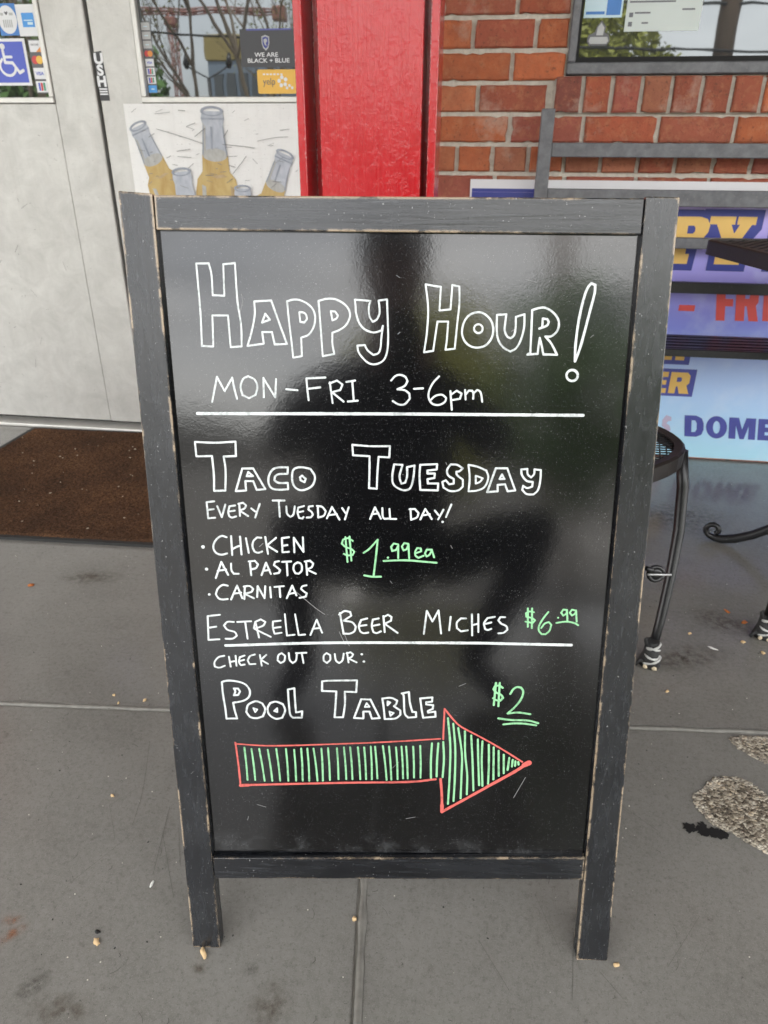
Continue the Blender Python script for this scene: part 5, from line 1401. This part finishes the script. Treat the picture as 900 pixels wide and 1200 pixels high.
bit('paper_scrap', .544, 1.347, .009, (1.5, .5, .15), wm, 'small white paper scrap on the floor right of the chair foot', 'scrap', None, 2)
bit('paper_scrap', -.43, .635, .0052, (1.5, .5, .25), wm, 'tiny white scrap on the floor left of the sign\'s left leg', 'scrap', None, 6)
bit('dark_fleck', -.474, .556, .0042, (1.3, .7, .4), MAT['stain'], 'small black fleck on the floor beside the largest crumb', 'fleck', None, 7)
# grit too fine to count
mb = MB()
for i in range(520):
    x, y = random.uniform(-1.3, 1.0), random.uniform(.42, 2.3)
    r = random.choice([.0004, .0005, .0007, .001]); mb.blob((x, y, r*.6), r, 1, .3, (1.2, 1, .7), None, i)
tag(mb.build('grit', simple('pale_grit', (.55, .52, .45), .8, var=.4, scale=30)), 'fine pale grit strewn over the grey floor', 'grit', kind='stuff')
mb = MB()
for i in range(420):
    x, y = random.uniform(-1.2, .8), random.uniform(.42, 1.9)
    r = random.choice([.0005, .0006, .0008, .0012]); mb.blob((x, y, r*.3), r, 1, .3, (1.5, 1, .5), Matrix.Rotation(i, 3, 'Z'), i)
tag(mb.build('dark_grit', simple('dark_grit', (.03, .028, .025), .8, var=.4, scale=30)), 'fine dark specks of dirt strewn over the grey floor', 'dirt', kind='stuff')
mb = MB()
for i in range(70):
    s_, t_ = random.random(), random.random(); p = (ins[0]*(1-s_)+ins[1]*s_)*(1-t_)+(ins[3]*(1-s_)+ins[2]*s_)*t_
    r = random.choice([.0012, .0018, .0024]); mb.blob((p.x, p.y, .0145), r, 1, .4, (1.8, .9, .7), Matrix.Rotation(i, 3, 'Z'), i)
tag(mb.build('lint', simple('pale_lint', (.50, .42, .32), .9, var=.3, scale=30)), 'pale crumbs and lint caught in the brown doormat', 'lint', kind='stuff')
# ================================================================== ACROSS THE LOT (seen in the glass and in the glossy board)
bark = simple('bark', (.24, .19, .14), .9, var=.4, scale=12, bump=.6, bscale=30)
leaf_y = simple('spring_leaf', (.36, .37, .07), .6, var=.35, scale=3); leaf_g = simple('evergreen_leaf', (.10, .20, .05), .8, var=.45, scale=4)
def bare_tree(x, y, h, label, seed, leaves=240, group='bare trees across the parking lot'):
    rnd = random.Random(seed); t = thing('tree', label, 'tree', (x, y, -.14), 0, group); mb = MB(); tips = []
    def grow(p, d, l, r, lev):
        n = 4; P = [p]; q = d.copy()
        for i in range(n):
            q = (q + Vector((rnd.uniform(-.16, .16), rnd.uniform(-.16, .16), rnd.uniform(-.04, .12)))).normalized(); P.append(P[-1]+q*l/n)
        mb.tube(P, [r*(1-.13*i) for i in range(n+1)], 6 if lev < 2 else 4, cap=False)
        if lev >= 5 or (lev >= 4 and seed in (3, 4, 6)): tips.append(P[-1]); tips.append(P[2]); return
        for k in range(rnd.choice([3, 4]) if lev else 6):
            a = rnd.uniform(0, 6.28); s_ = rnd.uniform(.45, 1.0); b = P[rnd.choice([1, 2, 3, 4]) if lev else rnd.choice([2, 3, 4])]
            e = (q + Vector((math.cos(a)*s_, math.sin(a)*s_, rnd.uniform(-.05, .5)))).normalized()
            grow(b, e, l*rnd.uniform(.5, .72), r*.5, lev+1)
    grow(Vector((x, y, -.14)), Vector((0, 0, 1)), h*.48, h*.0085, 0)
    mb.build('trunk', bark, t)
    mb = MB()
    for i in range(leaves):
        c = rnd.choice(tips)+Vector((rnd.gauss(0, .2), rnd.gauss(0, .2), rnd.gauss(0, .2))); s_ = rnd.uniform(.02, .05)
        a = Vector((rnd.gauss(0, 1), rnd.gauss(0, 1), rnd.gauss(0, 1))).normalized(); b = a.orthogonal().normalized()
        mb.face([c-a*s_, c+b*s_*.6, c+a*s_, c-b*s_*.6])
    mb.build('crown', leaf_y, t, recalc=False)
for a in [(-4.35, -10.0, 7.5, 'bare spring tree with a pale forked trunk, mirrored in the right door glass', 1, 1000), (-6.3, -11.5, 7.5, 'bare tree with yellow buds farther left across the lot', 2, 1300), (-8.6, -10.5, 7, 'bare tree at the left end of the lot', 3, 260), (-11.5, -14, 8, 'far bare tree beyond the left end of the lot', 4, 260), (-6.2, -16.5, 8.5, 'tall bare tree behind the forked one across the lot', 5, 1600), (8.5, -17, 8, 'bare tree right of the utility pole across the lot', 6, 160)]: bare_tree(*a)
def bush(name, x, y, rx, rz, zc, n, label, cat, seed, leaf, m, trunk_r=.05, z0=-.14):
    rnd = random.Random(seed); t = thing(name, label, cat, (x, y, z0)); mb = MB()
    for i in range(n):
        while True:
            v = Vector((rnd.uniform(-1, 1), rnd.uniform(-1, 1), rnd.uniform(-1, 1)))
            if .25 < v.length < 1.0 + .28*mnoise.noise(v*2.2+Vector((seed, 0, 0))) and mnoise.noise(v*3.1+Vector((0, seed, 0))) > -.28: break
        c = Vector((x+v.x*rx, y+v.y*rx, zc+v.z*rz)); s_ = leaf*rnd.uniform(.6, 1.3)
        a = (v.normalized()*.6+Vector((rnd.gauss(0, .6), rnd.gauss(0, .6), rnd.gauss(0, .6)))).normalized(); b = a.orthogonal().normalized(); b.rotate(Matrix.Rotation(rnd.uniform(0, 6), 3, a))
        mb.face([c-b*s_, c+a.cross(b)*s_*.55, c+b*s_, c-a.cross(b)*s_*.55])
    mb.build('crown', m, t, recalc=False)
    mb = MB(); mb.tube([(x, y, z0), (x+.02, y, zc-rz*.3), (x, y+.02, zc+rz*.4)], [trunk_r, trunk_r*.8, trunk_r*.3], 7)
    for k in range(9):
        a = k*.7; mb.tube([(x, y, zc-rz*.5+k*.1*rz), (x+math.cos(a)*rx*.4, y+math.sin(a)*rx*.4, zc-rz*.2+k*.1*rz), (x+math.cos(a)*rx*.75, y+math.sin(a)*rx*.75, zc+.05*rz+k*.1*rz)], [trunk_r*.5, trunk_r*.35, trunk_r*.1], 5)
    mb.build('trunk', bark, t)
bush('shrub', 1.22, -2.35, .52, .66, 1.02, 3000, 'dense green shrub at the kerb, mirrored in the upper right of the chalkboard', 'shrub', 5, .035, leaf_g, .03)
bush('evergreen_tree', 1.9, -12.5, 1.75, 2.0, 1.85, 10000, 'rounded yellow-green tree across the lot, mirrored in the brick wall window', 'tree', 8, .10, leaf_y, .1)
bush('evergreen_tree', 12.5, -19, 3.2, 3.2, 3.0, 5000, 'broad dark evergreen at the far right of the lot', 'tree', 9, .2, leaf_g, .2)
bush('evergreen_tree', -14, -20, 3.4, 3.0, 2.6, 5000, 'broad dark evergreen at the far left of the lot', 'tree', 10, .2, leaf_g, .2)
wood = simple('pole_wood', (.17, .12, .085), .9, var=.3, scale=6, bump=.4)
up_ = thing('utility_pole', 'brown wooden utility pole with sagging wires, mirrored in the wall window', 'utility pole', (3.82, -10.5, -.14))
mb = MB(); mb.tube([(3.82, -10.5, -.14), (3.84, -10.5, 4), (3.85, -10.5, 9)], [.20, .18, .13], 12); mb.build('pole', wood, up_)
mb = MB(); mb.span(2.75, 4.95, -10.62, -10.5, 8.3, 8.42); mb.build('crossarm', wood, up_)
for k, (z, sg) in enumerate([(8.45, .6), (8.45, .7), (6.0, .9), (5.4, .8), (4.3, .7), (3.9, .5), (3.1, .4)]):
    P = [(3.85+(t-.5)*46, -10.62+.05*k, z-sg*(1-(2*t-1)**2)*1.2+(t-.5)*-1.2) for t in [i/24 for i in range(25)]]
    mb = MB(); mb.tube(P, .022, 5, cap=False); mb.build('wire', MAT['rubber'], up_)
lp = thing('street_lamp', 'slim dark street lamp among the bare trees across the lot', 'street lamp', (-6.6, -13.2, -.14))
mb = MB(); mb.tube([(-6.6, -13.2, -.14), (-6.6, -13.2, 2.5)], [.05, .035], 10); mb.build('pole', MAT['iron_black'], lp)
mb = MB(); mb.tube([(-7.05, -13.2, 2.72), (-6.6, -13.2, 2.5), (-6.15, -13.2, 2.72)], .016, 8); mb.build('arm', MAT['iron_black'], lp)
for s_ in (-.5, .5):
    mb = MB(); mb.tube([(-6.6+s_, -13.2, 2.68), (-6.6+s_, -13.2, 2.78), (-6.6+s_, -13.2, 3.0)], [.04, .09, .03], 10); mb.build('lamp_head', MAT['iron_black'], lp)
cr = thing('tower_crane', 'red tower crane far off behind the bare trees', 'crane', (-25.5, -58, -.14)); crm = simple('crane_red', (.34, .15, .12), .6)
def lattice(p0, p1, w, n):
    mb = MB(); p0, p1 = Vector(p0), Vector(p1); d = (p1-p0); t = d.normalized(); a = t.orthogonal().normalized(); b = t.cross(a); cs = [a+b, a-b, -a-b, b-a]
    for c in cs: mb.tube([p0+c*w/2, p1+c*w/2], .06, 4)
    for i in range(n):
        for k in range(4): mb.tube([p0+d*(i/n)+cs[k]*w/2, p0+d*((i+1)/n)+cs[(k+1) % 4]*w/2], .03, 4, cap=False)
    return mb
lattice((-25.5, -58, -.14), (-25.5, -58, 10.6), .42, 12).build('mast', crm, cr); lattice((-33, -58, 10.9), (-17, -58, 10.5), .28, 18).build('jib', crm, cr)
mb = MB(); mb.span(-25.9, -25.1, -58.4, -57.6, 9.7, 10.3, .1); mb.build('cab', crm, cr)
mb = MB(); mb.span(-17.5, -16.3, -58.4, -57.6, 9.9, 10.9, .1); mb.build('counterweight', crm, cr)
sb = thing('shop_building', 'low shop across the road with an ochre upper band and blue glass', 'building', (-13, -38, -.14))
mb = MB(); mb.span(-15.6, -11.8, -46, -38, -.14, 5.4); mb.build('wall', simple('blue_grey_facade', (.22, .27, .33), .5), sb)
mb = MB(); mb.span(-15.7, -11.7, -46, -37.9, 5.41, 6.6, .05); mb.build('fascia', simple('ochre_band', (.36, .28, .11), .7), sb)
for k in range(5):
    mb = MB(); mb.span(-15.3+k*.7, -14.8+k*.7, -37.99, -37.9, 1.5, 4.8); mb.build('window', MAT['glass'], sb)
tree_line = bush
mb = MB(); rnd = random.Random(4)
for i in range(15000):
    x = rnd.uniform(-110, 110); h = 4.4+2.2*mnoise.noise(Vector((x*.09, 0, 0)))+1.2*mnoise.noise(Vector((x*.5, 3, 0))); c = Vector((x, -78+rnd.uniform(-4, 4), rnd.uniform(-.1, 1)**1*h)); s_ = rnd.uniform(.25, .6)
    a = Vector((rnd.gauss(0, 1), rnd.gauss(0, 1), rnd.gauss(0, 1))).normalized(); b = a.orthogonal().normalized(); mb.face([c-a*s_, c+b*s_, c+a*s_, c-b*s_])
tag(mb.build('far_woods', simple('far_foliage', (.075, .07, .05), .9, var=.4, scale=.3), recalc=False), 'hazy line of far brownish woods beyond the lot', 'woods', kind='stuff')

# ================================================================== THE PHOTOGRAPHER (mirrored in the board as a dark squatting shape)
cloth = simple('dark_jacket', (.012, .012, .014), .85, var=.3, scale=14); jean = simple('dark_jeans', (.012, .015, .026), .9, var=.3, scale=20); skin = simple('skin', (.42, .24, .17), .5, var=.1); hairm = simple('dark_hair', (.02, .014, .010), .6, var=.3, scale=40)
ps = thing('person', 'person in dark clothes squatting with a phone held up, mirrored in the chalkboard', 'person', (.03, -.5, 0))
def skinned(name, J, Bn, rootj, m, parent, lev=2):
    names = list(J); me = bpy.data.meshes.new(name)
    me.from_pydata([J[k][0] for k in names], [(names.index(a), names.index(b)) for a, b in Bn], [])
    o = bpy.data.objects.new('t', me); COL.objects.link(o); md = o.modifiers.new('s', 'SKIN'); md.use_smooth_shade = True
    for i, k in enumerate(names):
        r = J[k][1]; me.skin_vertices[0].data[i].radius = r if isinstance(r, tuple) else (r, r); me.skin_vertices[0].data[i].use_root = (k == rootj)
    sd = o.modifiers.new('d', 'SUBSURF'); sd.levels = lev; sd.render_levels = lev
    dg = bpy.context.evaluated_depsgraph_get(); m2 = bpy.data.meshes.new_from_object(o.evaluated_get(dg)); bpy.data.objects.remove(o)
    m2.materials.clear(); p = parent
    while p.parent: p = p.parent
    m2.transform(ROOTM[p.name].inverted())
    return link(name, m2, m, parent)
J = {'pel': ((.03, -.66, .34), (.18, .14)), 'wa': ((.02, -.64, .50), (.20, .13)), 'ch': ((.0, -.57, .73), (.215, .13)), 'nk': ((.01, -.50, .945), .068), 'hd': ((.02, -.44, 1.08), (.078, .078)), 'hm': ((.02, -.425, 1.165), (.09, .095)), 'ht': ((.02, -.43, 1.255), (.078, .08))}
Bn = [('pel', 'wa'), ('wa', 'ch'), ('ch', 'nk'), ('nk', 'hd'), ('hd', 'hm'), ('hm', 'ht')]
for s_, n_, kx in ((1, 'r', .43), (-1, 'l', -.25)):
    J['sh'+n_] = ((.01+s_*.195, -.53, .86), .078); J['el'+n_] = ((s_*.275, -.27, .70), .062); J['wr'+n_] = ((s_*.062, -.105, .885), .030)
    J['hp'+n_] = ((.03+s_*.11, -.63, .34), .098); J['kn'+n_] = ((kx, -.31, .515), .072); J['an'+n_] = ((.02+s_*.24, -.47, .085), .045); J['to'+n_] = ((.03+s_*.30, -.30, .035), (.043, .028))
    Bn += [('ch', 'sh'+n_), ('sh'+n_, 'el'+n_), ('el'+n_, 'wr'+n_), ('pel', 'hp'+n_), ('hp'+n_, 'kn'+n_), ('kn'+n_, 'an'+n_), ('an'+n_, 'to'+n_)]
body = skinned('body', J, Bn, 'pel', [cloth, jean, skin], ps)
off = Vector((.03, -.5, 0))
for pg in body.data.polygons:
    c = pg.center+off
    if c.z > .965 and c.y < -.3: pg.material_index = 2
    elif c.z < .46 or (abs(c.x) > .12 and c.z < .60 and c.y > -.62 and c.z < .60): pg.material_index = 1
mb = MB(); mb.blob((0.02, -.472, 1.235), .105, 3, .12, (.98, 1.02, 1.08), None, 3); mb.build('hair', hairm, ps)
mb = MB(); mb.tube([(0.02, -.352, 1.185), (0.02, -.326, 1.14), (0.02, -.338, 1.131)], [.008, .014, .006], 8); 
mb.build('nose', skin, ps)
for s_ in (-1, 1):
    mb = MB(); mb.blob((0.02+s_*.086, -.43, 1.15), .026, 2, .1, (.35, .7, 1.1)); mb.build('ear', skin, ps)
    mb = MB(); mb.blob((0.02+s_*.031, -.342, 1.172), .011, 2, 0, (1.2, .7, .8)); mb.build('eye', hairm, ps)
mb = MB(); mb.blob((0.02, -.341, 1.10), .018, 2, 0, (1.4, .4, .35)); mb.build('mouth', simple('lips', (.30, .10, .08), .5), ps)
# hands gripping the phone by its sides
for s_ in (-1, 1):
    Hn = {'w': (Vector((s_*.062, -.105, .885)), .026), 'p1': (Vector((s_*.058, -.07, .90)), (.030, .016)), 'p2': (Vector((s_*.053, -.045, .915)), (.031, .014))}; Hb = [('w', 'p1'), ('p1', 'p2')]
    hand = skinned('hand', {k: (tuple(v[0]), v[1]) for k, v in Hn.items()}, Hb, 'w', skin, ps, 2)
    for f in range(4):
        z = .945-f*.019; l = (1, 1.08, 1.02, .85)[f]
        P = [Vector((s_*.053, -.05, z-.004)), Vector((s_*(.053), -.034*l, z)), Vector((s_*.052, -.0195, z+.001)), Vector((s_*.043, -.0135, z+.001)), Vector((s_*.036, -.0135, z))]
        mb = MB(); mb.tube([p for p in P], [.0095, .0088, .0078, .0068, .005], 8); mb.build('finger', skin, hand)
    mb = MB(); mb.tube([Vector((s_*.057, -.066, .885)), Vector((s_*.048, -.048, .872)), Vector((s_*.034, -.033, .875)), Vector((s_*.022, -.030, .884))], [.013, .011, .0095, .006], 8); mb.build('thumb', skin, hand)
ph = thing('phone', 'black phone held up between both hands of the squatting person', 'phone', (0, -.024, .93))
mb = MB(); mb.span(-.036, .036, -.0285, -.0205, .835, .985, .003, 2); mb.build('phone_body', MAT['rubber'], ph)
mb = MB(); mb.span(-.034, .034, -.0291, -.0287, .838, .982); mb.build('screen', MAT['gap'], ph)
mb = MB(); mb.tube([(0, -.0204, .96468), (0, -.0186, .96468)], .007, 14); mb.build('lens', MAT['gap'], ph)
